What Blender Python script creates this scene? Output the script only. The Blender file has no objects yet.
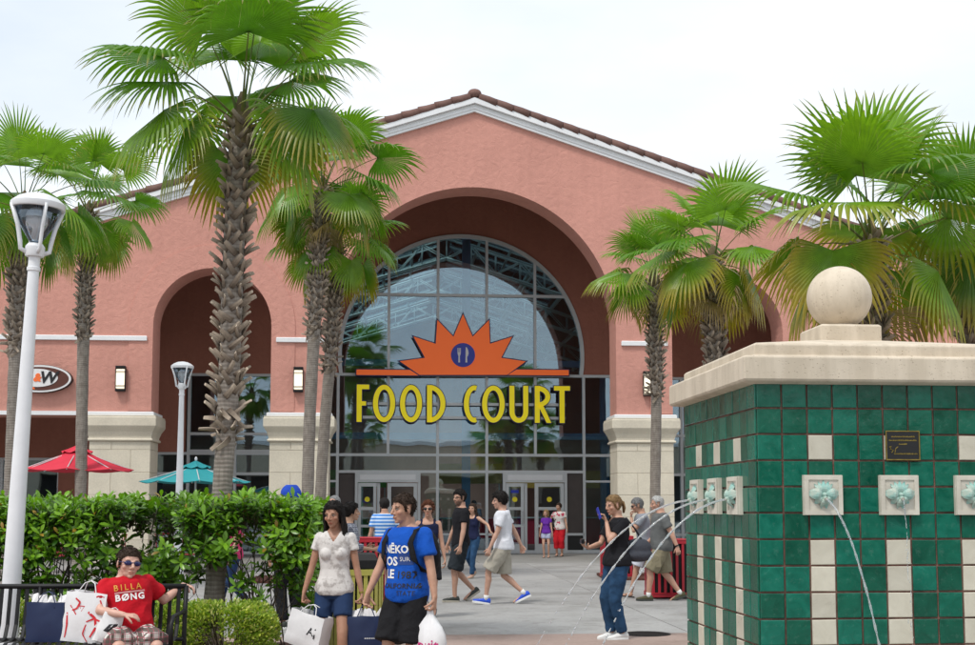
import bpy, bmesh, math, random
import numpy as np
from mathutils import Vector, Matrix, Quaternion, noise
from mathutils.bvhtree import BVHTree
R = math.radians
PI = math.pi
random.seed(7)
np.random.seed(7)
SC = bpy.context.scene
COL = SC.collection
# ------------------------------------------------------------------ camera
FPX, CX, CY, PITCH, EYE = 1240.0, 487.5, 401.0, R(4.84), 1.55
cam_d = bpy.data.cameras.new('camera')
cam = bpy.data.objects.new('camera', cam_d)
COL.objects.link(cam)
cam.location = (0, 0, EYE)
cam.rotation_euler = (R(90) + PITCH, 0, 0)
cam_d.sensor_width = 36
cam_d.lens = FPX / 975 * 36
cam_d.shift_y = (CY - 322.5) / 975
cam_d.clip_end = 2000
SC.camera = cam
# ------------------------------------------------------------------ sky, overcast
SUN_EL, SUN_AZ = R(58), R(215)          # azimuth clockwise from +Y
world = bpy.data.worlds.new('World')
SC.world = world
world.use_nodes = True
wn, wl = world.node_tree.nodes, world.node_tree.links
wn.clear()
wo = wn.new('ShaderNodeOutputWorld')
bg = wn.new('ShaderNodeBackground'); bg.inputs['Strength'].default_value = 0.1
sky = wn.new('ShaderNodeTexSky'); sky.sky_type = 'NISHITA'; sky.sun_disc = False
sky.sun_elevation = SUN_EL; sky.sun_rotation = SUN_AZ
tc = wn.new('ShaderNodeTexCoord')
mp = wn.new('ShaderNodeMapping'); mp.inputs['Scale'].default_value = (1.0, 1.0, 2.6)
nz = wn.new('ShaderNodeTexNoise'); nz.inputs['Scale'].default_value = 2.1; nz.inputs['Detail'].default_value = 6
rp = wn.new('ShaderNodeValToRGB')
rp.color_ramp.elements[0].position = 0.32; rp.color_ramp.elements[0].color = (5.5, 6.1, 6.9, 1)
rp.color_ramp.elements[1].position = 0.62; rp.color_ramp.elements[1].color = (7.7, 7.95, 8.2, 1)
mx = wn.new('ShaderNodeMix'); mx.data_type = 'RGBA'; mx.inputs[0].default_value = 0.93
wl.new(tc.outputs['Generated'], mp.inputs['Vector']); wl.new(mp.outputs[0], nz.inputs['Vector'])
wl.new(nz.outputs['Fac'], rp.inputs['Fac'])
wl.new(sky.outputs[0], mx.inputs[6]); wl.new(rp.outputs[0], mx.inputs[7])
wl.new(mx.outputs[2], bg.inputs['Color']); wl.new(bg.outputs[0], wo.inputs['Surface'])
# ------------------------------------------------------------------ sun (behind cloud)
sd = bpy.data.lights.new('sun', 'SUN'); sd.energy = 1.5; sd.angle = R(10); sd.color = (1, 0.96, 0.9)
sun = bpy.data.objects.new('sun', sd); COL.objects.link(sun)
sdir = Vector((math.sin(SUN_AZ) * math.cos(SUN_EL), math.cos(SUN_AZ) * math.cos(SUN_EL), math.sin(SUN_EL)))
sun.rotation_euler = sdir.to_track_quat('Z', 'Y').to_euler(); sun.location = sdir * 60
# ------------------------------------------------------------------ picture
SC.view_settings.view_transform = 'Standard'
SC.view_settings.look = 'None'
SC.view_settings.exposure = 0.60
SC.view_settings.gamma = 1.0
SC.view_settings.use_curve_mapping = False
SC.render.engine = 'CYCLES'
SC.cycles.max_bounces = 8
SC.cycles.transparent_max_bounces = 24
SC.render.resolution_x = 1024; SC.render.resolution_y = 677

# ------------------------------------------------------------------ measuring helpers
def ray(px, py):
    x = (px - CX) / FPX; y = (CY - py) / FPX
    return Vector((x, math.cos(PITCH) - y * math.sin(PITCH), math.sin(PITCH) + y * math.cos(PITCH)))
def at(px, py, Y):
    r = ray(px, py); t = Y / r.y
    return Vector((r.x * t, Y, EYE + r.z * t))
def ground_at(px, py):
    r = ray(px, py); t = -EYE / r.z
    return Vector((r.x * t, r.y * t, 0))
TH = R(4.5); BO = Vector((-0.38, 35.0, 0))
def b2w(u, v, z=0):
    return Vector((BO.x + u * math.cos(TH) - v * math.sin(TH), BO.y + u * math.sin(TH) + v * math.cos(TH), z))
def fuv(px, py, v):
    r = ray(px, py); n = Vector((-math.sin(TH), math.cos(TH))); w = Vector((math.cos(TH), math.sin(TH)))
    t = (v + BO.x * n.x + BO.y * n.y) / (r.x * n.x + r.y * n.y)
    X, Y = r.x * t - BO.x, r.y * t - BO.y
    return X * w.x + Y * w.y, EYE + r.z * t

# ------------------------------------------------------------------ object helpers
def tag(o, label=None, cat=None, group=None, kind=None):
    if label: o['label'] = label
    if cat: o['category'] = cat
    if group: o['group'] = group
    if kind: o['kind'] = kind
    return o
def link(name, data, mat=None, parent=None, loc=None, rot=None, scale=None):
    o = bpy.data.objects.new(name, data); COL.objects.link(o)
    if mat is not None and data is not None:
        if not data.materials: data.materials.append(mat)
        elif data.materials[0] != mat and o.material_slots:
            o.material_slots[0].link = 'OBJECT'; o.material_slots[0].material = mat
    if parent is not None: o.parent = parent
    if loc is not None: o.location = loc
    if rot is not None: o.rotation_euler = rot
    if scale is not None: o.scale = scale if hasattr(scale, '__len__') else (scale,) * 3
    return o
def empty(name, loc=(0, 0, 0), rz=0, parent=None):
    o = bpy.data.objects.new(name, None); COL.objects.link(o)
    o.location = loc; o.rotation_euler = (0, 0, rz); o.empty_display_size = 0.2
    if parent: o.parent = parent
    return o

class MB:
    """collects shapes, builds one mesh"""
    def __init__(s): s.v = []; s.f = []; s.c = []
    def add(s, vs, fs, col=None):
        n = len(s.v); s.v.extend([tuple(p) for p in vs]); s.f.extend([tuple(i + n for i in f) for f in fs])
        if col is not None or s.c:
            while len(s.c) < n: s.c.append((1, 1, 1))
            s.c.extend([col or (1, 1, 1)] * len(vs))
        return s
    def box(s, x0, x1, y0, y1, z0, z1):
        return s.add([(x0, y0, z0), (x1, y0, z0), (x1, y1, z0), (x0, y1, z0), (x0, y0, z1), (x1, y0, z1), (x1, y1, z1), (x0, y1, z1)],
                     [(0, 3, 2, 1), (4, 5, 6, 7), (0, 1, 5, 4), (1, 2, 6, 5), (2, 3, 7, 6), (3, 0, 4, 7)])
    def prism(s, poly, d0, d1, plane='xz'):
        """poly list of 2D points, extruded along the third axis"""
        n = len(poly)
        mk = {'xz': lambda p, d: (p[0], d, p[1]), 'xy': lambda p, d: (p[0], p[1], d), 'yz': lambda p, d: (d, p[0], p[1])}[plane]
        vs = [mk(p, d0) for p in poly] + [mk(p, d1) for p in poly]
        fs = [tuple(range(n)), tuple(range(2 * n - 1, n - 1, -1))]
        fs += [(i, i + n, (i + 1) % n + n, (i + 1) % n) for i in range(n)]
        return s.add(vs, fs)
    def ring(s, outer, inner, d0, d1):
        """closed band between two outlines of equal length in xz, extruded along y"""
        n = len(outer)
        vs = [(p[0], d, p[1]) for d in (d0, d1) for q in (outer, inner) for p in q]
        fs = []
        for i in range(n):
            j = (i + 1) % n
            fs += [(i, j, n + j, n + i), (2 * n + i, 3 * n + i, 3 * n + j, 2 * n + j), (i, 2 * n + i, 2 * n + j, j), (n + i, n + j, 3 * n + j, 3 * n + i)]
        return s.add(vs, fs)
    def strip(s, outer, inner, d0, d1):
        """open band between two polylines"""
        n = len(outer)
        vs = [(p[0], d, p[1]) for d in (d0, d1) for q in (outer, inner) for p in q]
        fs = []
        for i in range(n - 1):
            j = i + 1
            fs += [(i, j, n + j, n + i), (2 * n + i, 3 * n + i, 3 * n + j, 2 * n + j), (i, 2 * n + i, 2 * n + j, j), (n + i, n + j, 3 * n + j, 3 * n + i)]
        fs += [(0, n, 3 * n, 2 * n), (n - 1, 3 * n - 1, 4 * n - 1, 2 * n - 1)]
        return s.add(vs, fs)
    def loft(s, rings, cap=True, col=None, close=True):
        n = len(rings[0]); vs = [p for r in rings for p in r]; fs = []
        m = n if close else n - 1
        for k in range(len(rings) - 1):
            for i in range(m):
                j = (i + 1) % n
                fs.append((k * n + i, k * n + j, (k + 1) * n + j, (k + 1) * n + i))
        if cap and close:
            fs.append(tuple(range(n - 1, -1, -1))); b = (len(rings) - 1) * n
            fs.append(tuple(range(b, b + n)))
        return s.add(vs, fs, col)
    def tube(s, pts, rad, n=8, cap=True, flat=1.0, up=None, col=None):
        pts = [Vector(p) for p in pts]
        if not hasattr(rad, '__len__'): rad = [rad] * len(pts)
        rings = []; prev = None
        for i, p in enumerate(pts):
            t = (pts[min(i + 1, len(pts) - 1)] - pts[max(i - 1, 0)])
            t = t.normalized() if t.length > 1e-9 else Vector((0, 0, 1))
            ref = Vector(up) if up is not None else (prev if prev is not None else (Vector((0, 0, 1)) if abs(t.z) < 0.9 else Vector((1, 0, 0))))
            a = ref - t * ref.dot(t)
            if a.length < 1e-6: a = t.orthogonal()
            a.normalize(); b = t.cross(a); prev = a
            r = rad[i]; ra, rb = (r if not hasattr(r, '__len__') else (r[0])), (r * flat if not hasattr(r, '__len__') else r[1])
            rings.append([p + a * (ra * math.cos(2 * PI * k / n)) + b * (rb * math.sin(2 * PI * k / n)) for k in range(n)])
        return s.loft(rings, cap, col)
    def lathe(s, prof, n=24, cx=0, cy=0):
        rings = [[(cx + max(r, 1e-4) * math.cos(2 * PI * k / n), cy + max(r, 1e-4) * math.sin(2 * PI * k / n), z) for k in range(n)] for r, z in prof]
        return s.loft(rings)
    def rectstack(s, x0, x1, y0, y1, prof):
        rings = [[(x0 - o, y0 - o, z), (x1 + o, y0 - o, z), (x1 + o, y1 + o, z), (x0 - o, y1 + o, z)] for z, o in prof]
        return s.loft(rings)
    def ell(s, c, r, seg=16, rings=10, M=None, col=None):
        vs = []; fs = []
        c = Vector(c)
        if not hasattr(r, '__len__'): r = (r, r, r)
        for i in range(rings + 1):
            th = PI * i / rings
            for k in range(seg):
                ph = 2 * PI * k / seg
                p = Vector((r[0] * math.sin(th) * math.cos(ph), r[1] * math.sin(th) * math.sin(ph), r[2] * math.cos(th)))
                vs.append(c + (M @ p if M else p))
        for i in range(rings):
            for k in range(seg):
                j = (k + 1) % seg
                fs.append((i * seg + k, (i + 1) * seg + k, (i + 1) * seg + j, i * seg + j))
        return s.add(vs, fs, col)
    def mesh(s, name, smooth=False, merge=True):
        m = bpy.data.meshes.new(name); m.from_pydata(s.v, [], s.f)
        bm = bmesh.new(); bm.from_mesh(m)
        if s.c:
            while len(s.c) < len(s.v): s.c.append((1, 1, 1))
        elif merge: bmesh.ops.remove_doubles(bm, verts=bm.verts, dist=1e-6)
        bmesh.ops.recalc_face_normals(bm, faces=bm.faces); bm.to_mesh(m); bm.free()
        if s.c:
            at_ = m.color_attributes.new('tint', 'FLOAT_COLOR', 'POINT')
            at_.data.foreach_set('color', np.array([(*c, 1.0) for c in s.c], dtype=np.float32).ravel())
        if smooth: m.polygons.foreach_set('use_smooth', [True] * len(m.polygons))
        return m
    def build(s, name, mat, parent=None, loc=None, rot=None, smooth=False, bevel=0, auto=None):
        m = s.mesh(name, smooth)
        o = link(name, m, mat, parent, loc, rot)
        if bevel:
            b = o.modifiers.new('bevel', 'BEVEL'); b.width = bevel; b.segments = 2; b.limit_method = 'ANGLE'; b.angle_limit = R(40)
        if auto is not None: m.set_sharp_from_angle(angle=R(auto))
        return o
def arc(cx, cz, r, a0, a1, n):
    return [(cx + r * math.cos(R(a0 + (a1 - a0) * i / n)), cz + r * math.sin(R(a0 + (a1 - a0) * i / n))) for i in range(n + 1)]

# ------------------------------------------------------------------ materials
MATS = {}
def M(name): return MATS[name]
def new_mat(name):
    m = bpy.data.materials.new(name); m.use_nodes = True; MATS[name] = m
    nt = m.node_tree; b = nt.nodes['Principled BSDF']
    return m, nt, b
def coords(nt, kind='Object', scale=(1, 1, 1)):
    t = nt.nodes.new('ShaderNodeTexCoord'); mpn = nt.nodes.new('ShaderNodeMapping')
    mpn.inputs['Scale'].default_value = scale
    nt.links.new(t.outputs[kind], mpn.inputs['Vector']); return mpn.outputs[0]
def noise_n(nt, vec, scale, detail=4, rough=0.55, dist=0.0):
    n = nt.nodes.new('ShaderNodeTexNoise'); n.inputs['Scale'].default_value = scale
    n.inputs['Detail'].default_value = detail; n.inputs['Roughness'].default_value = rough; n.inputs['Distortion'].default_value = dist
    nt.links.new(vec, n.inputs['Vector']); return n.outputs['Fac']
def ramp(nt, fac, stops):
    r = nt.nodes.new('ShaderNodeValToRGB'); els = r.color_ramp.elements
    while len(els) > 1: els.remove(els[-1])
    els[0].position = stops[0][0]; els[0].color = (*stops[0][1], 1)
    for p, c in stops[1:]:
        e = els.new(p); e.color = (*c, 1)
    nt.links.new(fac, r.inputs['Fac']); return r.outputs['Color']
def mixc(nt, fac, a, b, mode='MIX'):
    n = nt.nodes.new('ShaderNodeMix'); n.data_type = 'RGBA'; n.blend_type = mode
    for k, v in ((0, fac), (6, a), (7, b)):
        if hasattr(v, 'links') or isinstance(v, bpy.types.NodeSocket): nt.links.new(v, n.inputs[k])
        elif k == 0: n.inputs[0].default_value = v
        else: n.inputs[k].default_value = (*v, 1)
    return n.outputs[2]
def bump_n(nt, b, h, strength, dist=0.01):
    n = nt.nodes.new('ShaderNodeBump'); n.inputs['Strength'].default_value = strength; n.inputs['Distance'].default_value = dist
    nt.links.new(h, n.inputs['Height']); nt.links.new(n.outputs[0], b.inputs['Normal'])
def sc(c, k): return tuple(min(max(x * k, 0), 1) for x in c)
def pm(name, base, rough=0.7, var=0.12, scale=3.0, fine=0.06, fscale=40.0, bump=0.0, bscale=60.0, bdist=0.005, metal=0.0, rnd=0.0, spec=0.5, tint=False, trans=0.0):
    """plain procedural material: base colour with broad and fine mottling, small relief"""
    m, nt, b = new_mat(name)
    v = coords(nt)
    c1 = ramp(nt, noise_n(nt, v, scale, 5), [(0.3, sc(base, 1 - var)), (0.7, sc(base, 1 + var))])
    c2 = ramp(nt, noise_n(nt, v, fscale, 3), [(0.3, (1 - fine,) * 3), (0.7, (1.0,) * 3)])
    c = mixc(nt, 1.0, c1, c2, 'MULTIPLY')
    if rnd:
        oi = nt.nodes.new('ShaderNodeObjectInfo')
        c3 = ramp(nt, oi.outputs['Random'], [(0, (1 - rnd,) * 3), (1, (1.0,) * 3)])
        c = mixc(nt, 1.0, c, c3, 'MULTIPLY')
    if tint:
        ca = nt.nodes.new('ShaderNodeVertexColor'); ca.layer_name = 'tint'
        c = mixc(nt, 1.0, c, ca.outputs['Color'], 'MULTIPLY')
    nt.links.new(c, b.inputs['Base Color'])
    b.inputs['Roughness'].default_value = rough; b.inputs['Metallic'].default_value = metal
    b.inputs['Specular IOR Level'].default_value = spec
    if bump: bump_n(nt, b, noise_n(nt, v, bscale, 4), bump, bdist)
    return m
# ================================================================== materials of the setting
def mk_stucco(name, base):
    m, nt, b = new_mat(name)
    v = coords(nt)
    c1 = ramp(nt, noise_n(nt, v, 0.35, 6, 0.6), [(0.3, sc(base, 0.88)), (0.7, sc(base, 1.06))])
    c2 = ramp(nt, noise_n(nt, v, 7, 4), [(0.3, (0.92, 0.92, 0.92)), (0.7, (1, 1, 1))])
    # faint rain streaks
    vs = coords(nt, 'Object', (3.0, 3.0, 0.12))
    c3 = ramp(nt, noise_n(nt, vs, 1.6, 4), [(0.35, (0.965, 0.96, 0.96)), (0.6, (1, 1, 1))])
    c = mixc(nt, 1.0, mixc(nt, 1.0, c1, c2, 'MULTIPLY'), c3, 'MULTIPLY')
    nt.links.new(c, b.inputs['Base Color']); b.inputs['Roughness'].default_value = 0.92; b.inputs['Specular IOR Level'].default_value = 0.2
    vd = nt.nodes.new('ShaderNodeTexVoronoi'); vd.feature = 'DISTANCE_TO_EDGE'; vd.inputs['Scale'].default_value = 5.5
    dn = nt.nodes.new('ShaderNodeTexNoise'); dn.inputs['Scale'].default_value = 3.0; dn.inputs['Detail'].default_value = 3
    nt.links.new(v, dn.inputs['Vector'])
    ad = nt.nodes.new('ShaderNodeMix'); ad.data_type = 'VECTOR'; ad.inputs[0].default_value = 0.25
    nt.links.new(v, ad.inputs[4]); nt.links.new(dn.outputs['Color'], ad.inputs[5]); nt.links.new(ad.outputs[1], vd.inputs['Vector'])
    n2 = noise_n(nt, v, 30, 5, 0.6, 0.6)
    mm = nt.nodes.new('ShaderNodeMath'); mm.operation = 'MULTIPLY_ADD'
    nt.links.new(vd.outputs['Distance'], mm.inputs[0]); mm.inputs[1].default_value = 1.3; nt.links.new(n2, mm.inputs[2])
    bump_n(nt, b, mm.outputs[0], 0.42, 0.03)
    return m
mk_stucco('stucco', (0.65, 0.32, 0.258))
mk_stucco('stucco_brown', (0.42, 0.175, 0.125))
pm('limestone', (0.70, 0.635, 0.51), 0.85, 0.08, 1.5, 0.12, 25, 0.35, 70, 0.01, rnd=0.09)
pm('cap_stone', (0.66, 0.60, 0.51), 0.8, 0.09, 2.5, 0.14, 60, 0.5, 90, 0.006)
pm('white_trim', (0.80, 0.81, 0.82), 0.5, 0.04, 1.0, 0.05, 20)
pm('aluminium', (0.60, 0.62, 0.63), 0.45, 0.05, 2, 0.04, 30, metal=0.15)
def paving(name, base):
    m = pm(name, base, 0.9, 0.12, 0.5, 0.15, 18, 0.25, 120, 0.004, rnd=0.12); nt = m.node_tree; b = nt.nodes['Principled BSDF']
    old = b.inputs['Base Color'].links[0].from_socket
    g_ = nt.nodes.new('ShaderNodeNewGeometry')
    vo = nt.nodes.new('ShaderNodeTexVoronoi'); vo.inputs['Scale'].default_value = 1.3; nt.links.new(g_.outputs['Position'], vo.inputs['Vector'])
    gum = ramp(nt, vo.outputs['Distance'], [(0.030, (0.45, 0.44, 0.43)), (0.045, (1, 1, 1))])
    n1 = noise_n(nt, g_.outputs['Position'], 0.55, 6, 0.68)
    st = ramp(nt, n1, [(0.36, (0.74, 0.73, 0.71)), (0.52, (1, 1, 1))])
    n2 = noise_n(nt, g_.outputs['Position'], 2.6, 5, 0.7)
    s2 = ramp(nt, n2, [(0.34, (0.82, 0.81, 0.80)), (0.46, (1, 1, 1))])
    c = mixc(nt, 1.0, mixc(nt, 1.0, mixc(nt, 1.0, old, gum, 'MULTIPLY'), st, 'MULTIPLY'), s2, 'MULTIPLY')
    nt.links.new(c, b.inputs['Base Color'])
paving('concrete', (0.36, 0.355, 0.345)); paving('pink_concrete', (0.42, 0.31, 0.265))
pm('porch_concrete', (0.27, 0.265, 0.25), 0.85, 0.08, 0.7, 0.1, 20, 0.2, 120, 0.004)
pm('joint_dirt', (0.13, 0.12, 0.11), 0.95, 0.2, 2, 0.2, 20)
pm('mulch', (0.13, 0.045, 0.03), 0.95, 0.45, 14, 0.4, 60, 0.9, 50, 0.03)
pm('soil_ground', (0.30, 0.29, 0.27), 0.95, 0.1, 0.05, 0.1, 2)
pm('dark_interior', (0.085, 0.08, 0.08), 0.9, 0.2, 0.6)
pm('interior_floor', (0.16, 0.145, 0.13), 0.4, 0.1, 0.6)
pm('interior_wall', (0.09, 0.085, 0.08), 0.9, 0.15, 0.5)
pm('truss_paint', (0.72, 0.78, 0.76), 0.5, 0.03)
pm('blue_paint', (0.10, 0.26, 0.48), 0.5, 0.06)
pm('door_dark', (0.07, 0.055, 0.05), 0.6, 0.1)
pm('sign_orange', (0.92, 0.17, 0.03), 0.45, 0.04, 2, 0.03)
pm('sign_navy', (0.014, 0.018, 0.12), 0.4, 0.03)
pm('sign_blue', (0.01, 0.03, 0.42), 0.35, 0.03)
pm('sign_yellow', (0.92, 0.76, 0.015), 0.4, 0.04)
pm('sign_white', (0.78, 0.78, 0.78), 0.4, 0.03)
pm('sign_brown', (0.10, 0.028, 0.015), 0.4, 0.05)
pm('sign_black', (0.012, 0.012, 0.013), 0.4, 0.05)
pm('black_metal', (0.010, 0.010, 0.011), 0.5, 0.1, 6, spec=0.3)
pm('white_paint', (0.78, 0.79, 0.81), 0.35, 0.04, 1.5, 0.06, 8)
pm('roof_tile_clay', (0.20, 0.105, 0.085), 0.8, 0.22, 1.2, 0.2, 14, 0.3, 40, 0.006, rnd=0.35)
pm('roof_deck', (0.18, 0.12, 0.10), 0.9, 0.1)
def mk_glass(name, tintc, refl):
    m, nt, b = new_mat(name); nt.nodes.remove(b)
    out = nt.nodes['Material Output']
    t = nt.nodes.new('ShaderNodeBsdfTransparent'); t.inputs[0].default_value = (*tintc, 1)
    g = nt.nodes.new('ShaderNodeBsdfGlossy'); g.inputs['Roughness'].default_value = 0.012
    v = coords(nt)
    gc = ramp(nt, noise_n(nt, v, 0.8, 3), [(0.3, (0.66, 0.80, 0.92)), (0.7, (0.74, 0.86, 0.96))])
    nt.links.new(gc, g.inputs['Color'])
    f = nt.nodes.new('ShaderNodeFresnel'); f.inputs['IOR'].default_value = 1.5
    a = nt.nodes.new('ShaderNodeMath'); a.operation = 'ADD'; a.use_clamp = True; a.inputs[1].default_value = refl
    nt.links.new(f.outputs[0], a.inputs[0])
    # panes are never quite flat
    bp = nt.nodes.new('ShaderNodeBump'); bp.inputs['Strength'].default_value = 0.03; bp.inputs['Distance'].default_value = 0.05
    nt.links.new(noise_n(nt, v, 0.9, 1), bp.inputs['Height']); nt.links.new(bp.outputs[0], g.inputs['Normal'])
    s = nt.nodes.new('ShaderNodeMixShader'); nt.links.new(a.outputs[0], s.inputs[0]); nt.links.new(t.outputs[0], s.inputs[1]); nt.links.new(g.outputs[0], s.inputs[2])
    nt.links.new(s.outputs[0], out.inputs['Surface']); return m
mk_glass('window_glass', (0.80, 0.90, 0.90), 0.13)
mk_glass('lamp_glass', (0.95, 0.96, 0.97), 0.10)
mk_glass('skylight_glass', (0.75, 0.84, 0.86), 0.02)
def mk_emit(name, c, s):
    m, nt, b = new_mat(name); b.inputs['Base Color'].default_value = (*c, 1)
    b.inputs['Emission Color'].default_value = (*c, 1); b.inputs['Emission Strength'].default_value = s
    v = coords(nt); cc = ramp(nt, noise_n(nt, v, 6, 2), [(0.3, sc(c, 0.92)), (0.7, c)]); nt.links.new(cc, b.inputs['Emission Color'])
    return m
mk_emit('lantern_glow', (1.0, 0.88, 0.68), 0.6)

# ================================================================== ground and paving
g = MB(); g.add([(-400, -400, 0), (400, -400, 0), (400, 400, 0), (-400, 400, 0)], [(0, 1, 2, 3)])
tag(g.build('ground', M('soil_ground'), loc=(0, 0, -0.06)), kind='structure')
plaza = MB(); plaza.box(-34, 34, -48, 5.9, -0.05, -0.012)
plaza = plaza.build('plaza_pavement', M('joint_dirt'), loc=BO, rot=(0, 0, TH)); tag(plaza, kind='structure')
vrows = [-48, -44, -40, -36, -32, -28, -24, -19.75, -16.6, -13.2, -9.0, -4.6, -0.9]
slab_cache = {}
def slab(u0, u1, v0, v1, mat):
    key = (round(u1 - u0, 3), round(v1 - v0, 3))
    if key not in slab_cache:
        w, d = key; mb = MB(); j = 0.010
        mb.rectstack(-w / 2 + j, w / 2 - j, -d / 2 + j, d / 2 - j, [(-0.05, 0.0), (-0.006, 0.0), (0.0, -0.006)])
        slab_cache[key] = mb.mesh('paving_slab')
    return link('paving_slab', slab_cache[key], M(mat), plaza, ((u0 + u1) / 2, (v0 + v1) / 2, random.uniform(-0.0015, 0.0015)))
NU = 3.06; U0 = 1.33 - 11 * NU
for i in range(22):
    for r in range(len(vrows) - 1):
        v0, v1 = vrows[r], vrows[r + 1]
        if (v1 < -34.5): continue
        slab(U0 + i * NU, U0 + (i + 1) * NU, v0, v1, 'pink_concrete' if -28 <= v0 < -19.75 else 'concrete')
for i in range(14):
    slab(-30 + i * 4.3, -30 + (i + 1) * 4.3, -0.9, 5.9, 'porch_concrete')
# drain cover
dc = empty('drain_cover', ground_at(646, 634)); tag(dc, 'round dark iron drain cover set in the pink paving', 'drain cover')
MB().lathe([(0.30, -0.004), (0.30, 0.006), (0.285, 0.009), (0.28, 0.004), (0.0, 0.004)], 36).build('rim', M('black_metal'), dc)
bars = MB()
for k in range(-8, 9):
    y = k * 0.03; w = math.sqrt(max(0.275 ** 2 - y * y, 0)); bars.box(-w, w, y - 0.009, y + 0.009, 0.003, 0.010)
bars.build('grating', M('black_metal'), dc)
# small dark stain / litter dot on paving
# ================================================================== building
BLD = empty('food_court_building', BO, TH)
tag(BLD, 'pink stucco gabled mall building with three arches, stone pillars and tall arched glass entrance', 'building')
MAIN_R, MAIN_S = 4.08, 6.6
SIDE_C, SIDE_R, SIDE_S = 7.34, 1.63, 6.58
ZP = 4.05
def zwall(u): return 12.9 - 0.325 * abs(u)
W = 20.0; TK = 1.05
wall = MB()
def side_arch(c, n=28, r=SIDE_R): return [(c - r, ZP)] + arc(c, SIDE_S, r, 180, 0, n) + [(c + r, ZP)]
poly = [(-W, zwall(W)), (0, zwall(0)), (W, zwall(W)), (W, ZP)]
poly += side_arch(SIDE_C)[::-1]
poly += ([(-MAIN_R, ZP)] + arc(0, MAIN_S, MAIN_R, 180, 0, 56) + [(MAIN_R, ZP)])[::-1]
poly += side_arch(-SIDE_C)[::-1]
poly += [(-W, ZP)]
# triangulated strip version keeps the tessellation clean
def facade(mb, y0, y1):
    bm = bmesh.new()
    vs = [bm.verts.new((p[0], y0, p[1])) for p in poly]
    f = bm.faces.new(vs)
    r = bmesh.ops.extrude_face_region(bm, geom=[f])
    for e in r['geom']:
        if isinstance(e, bmesh.types.BMVert): e.co.y = y1
    bmesh.ops.triangulate(bm, faces=bm.faces, ngon_method='EAR_CLIP')
    bmesh.ops.recalc_face_normals(bm, faces=bm.faces)
    m = bpy.data.meshes.new('facade_wall'); bm.to_mesh(m); bm.free(); return m
link('facade_wall', facade(None, 0, TK), M('stucco'), BLD)
# slightly proud stucco surrounds of the side arches
for s in (-1, 1):
    o_ = [(s * SIDE_C - SIDE_R - .66, ZP + .14)] + arc(s * SIDE_C, SIDE_S, SIDE_R + .66, 180, 0, 28) + [(s * SIDE_C + SIDE_R + .66, ZP + .14)]
    i_ = [(s * SIDE_C - SIDE_R - .004, ZP + .14)] + arc(s * SIDE_C, SIDE_S, SIDE_R + .004, 180, 0, 28) + [(s * SIDE_C + SIDE_R + .004, ZP + .14)]
    MB().strip(o_, i_, -0.022, 0.0).build('arch_surround', M('stucco'), BLD)
# gable rake trim: two stepped white boards each side, then clay barrel tiles
for s in (-1, 1):
    def band(o0, o1, y0, y1, nm):
        a = [(0, zwall(0) + o0), (s * (W + .3), zwall(W + .3) + o0), (s * (W + .3), zwall(W + .3) + o1), (0, zwall(0) + o1)]
        MB().prism(a, y0, y1).build(nm, M('white_trim'), BLD)
    band(-0.02, 0.20, -0.09, 0.0, 'rake_board')
    band(0.205, 0.36, -0.20, 0.0, 'rake_board')
    band(0.06, 0.10, -0.115, -0.0905, 'rake_moulding')
# roof
def roof_poly(u0, u1, o0, o1): return [(u0, zwall(u0) + o0), (u1, zwall(u1) + o0), (u1, zwall(u1) + o1), (u0, zwall(u0) + o1)]
SKY0, SKY1, SKYU0, SKYU1 = 8.6, 40.0, 0.25, 5.4
roof = MB()
for s in (-1, 1):
    roof.prism(roof_poly(0, s * (W + .3), 0.365, 0.44), 0.0, SKY0)
    roof.prism(roof_poly(s * SKYU1, s * (W + .3), 0.365, 0.44), SKY0, SKY1)
    roof.prism(roof_poly(0, s * SKYU0, 0.365, 0.44), SKY0, SKY1)
    roof.prism(roof_poly(0, s * (W + .3), 0.365, 0.44), SKY1, 44)
roof = roof.build('roof', M('roof_deck'), BLD)
tl = 0.50; sl = math.atan(0.325)
tile = MB()
rings = []
for k, (x, r) in enumerate([(0, .145), (tl * .5, .138), (tl + .05, .128)]):
    rings.append([(x, r * math.cos(a), r * math.sin(a) * 0.95 + (0.02 if k == 0 else 0.0)) for a in [PI * 2 * q / 14 for q in range(14)]])
tile.loft(rings); tile_m = tile.mesh('roof_tile', True)
n_t = int((W + .3) / math.cos(sl) / tl)
for s in (-1, 1):
    for i in range(n_t):
        dd = (i + 0.35) * tl
        u = s * dd * math.cos(sl)
        o = link('roof_tile', tile_m, M('roof_tile_clay'), roof, (u + s * tl * math.cos(sl), -0.10 + random.uniform(-.006, .006), zwall(u) + 0.43 - tl * math.sin(sl)))
        o.rotation_euler = (0, (-sl if s > 0 else PI + sl) + 0 * s, 0)
        # tile runs from its low end up towards the ridge
        o.rotation_euler = Matrix.Rotation(-sl * -1 if s < 0 else 0, 3, 'Y').to_euler()
        d = Vector((-s * math.cos(sl), 0, math.sin(sl)))
        o.rotation_euler = Matrix((d, Vector((0, 1, 0)), d.cross(Vector((0, 1, 0))))).transposed().to_euler()
MB().ell((0, -0.10, zwall(0) + 0.50), (0.2, 0.16, 0.14)).build('ridge_cap', M('roof_tile_clay'), roof, smooth=True)
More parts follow.
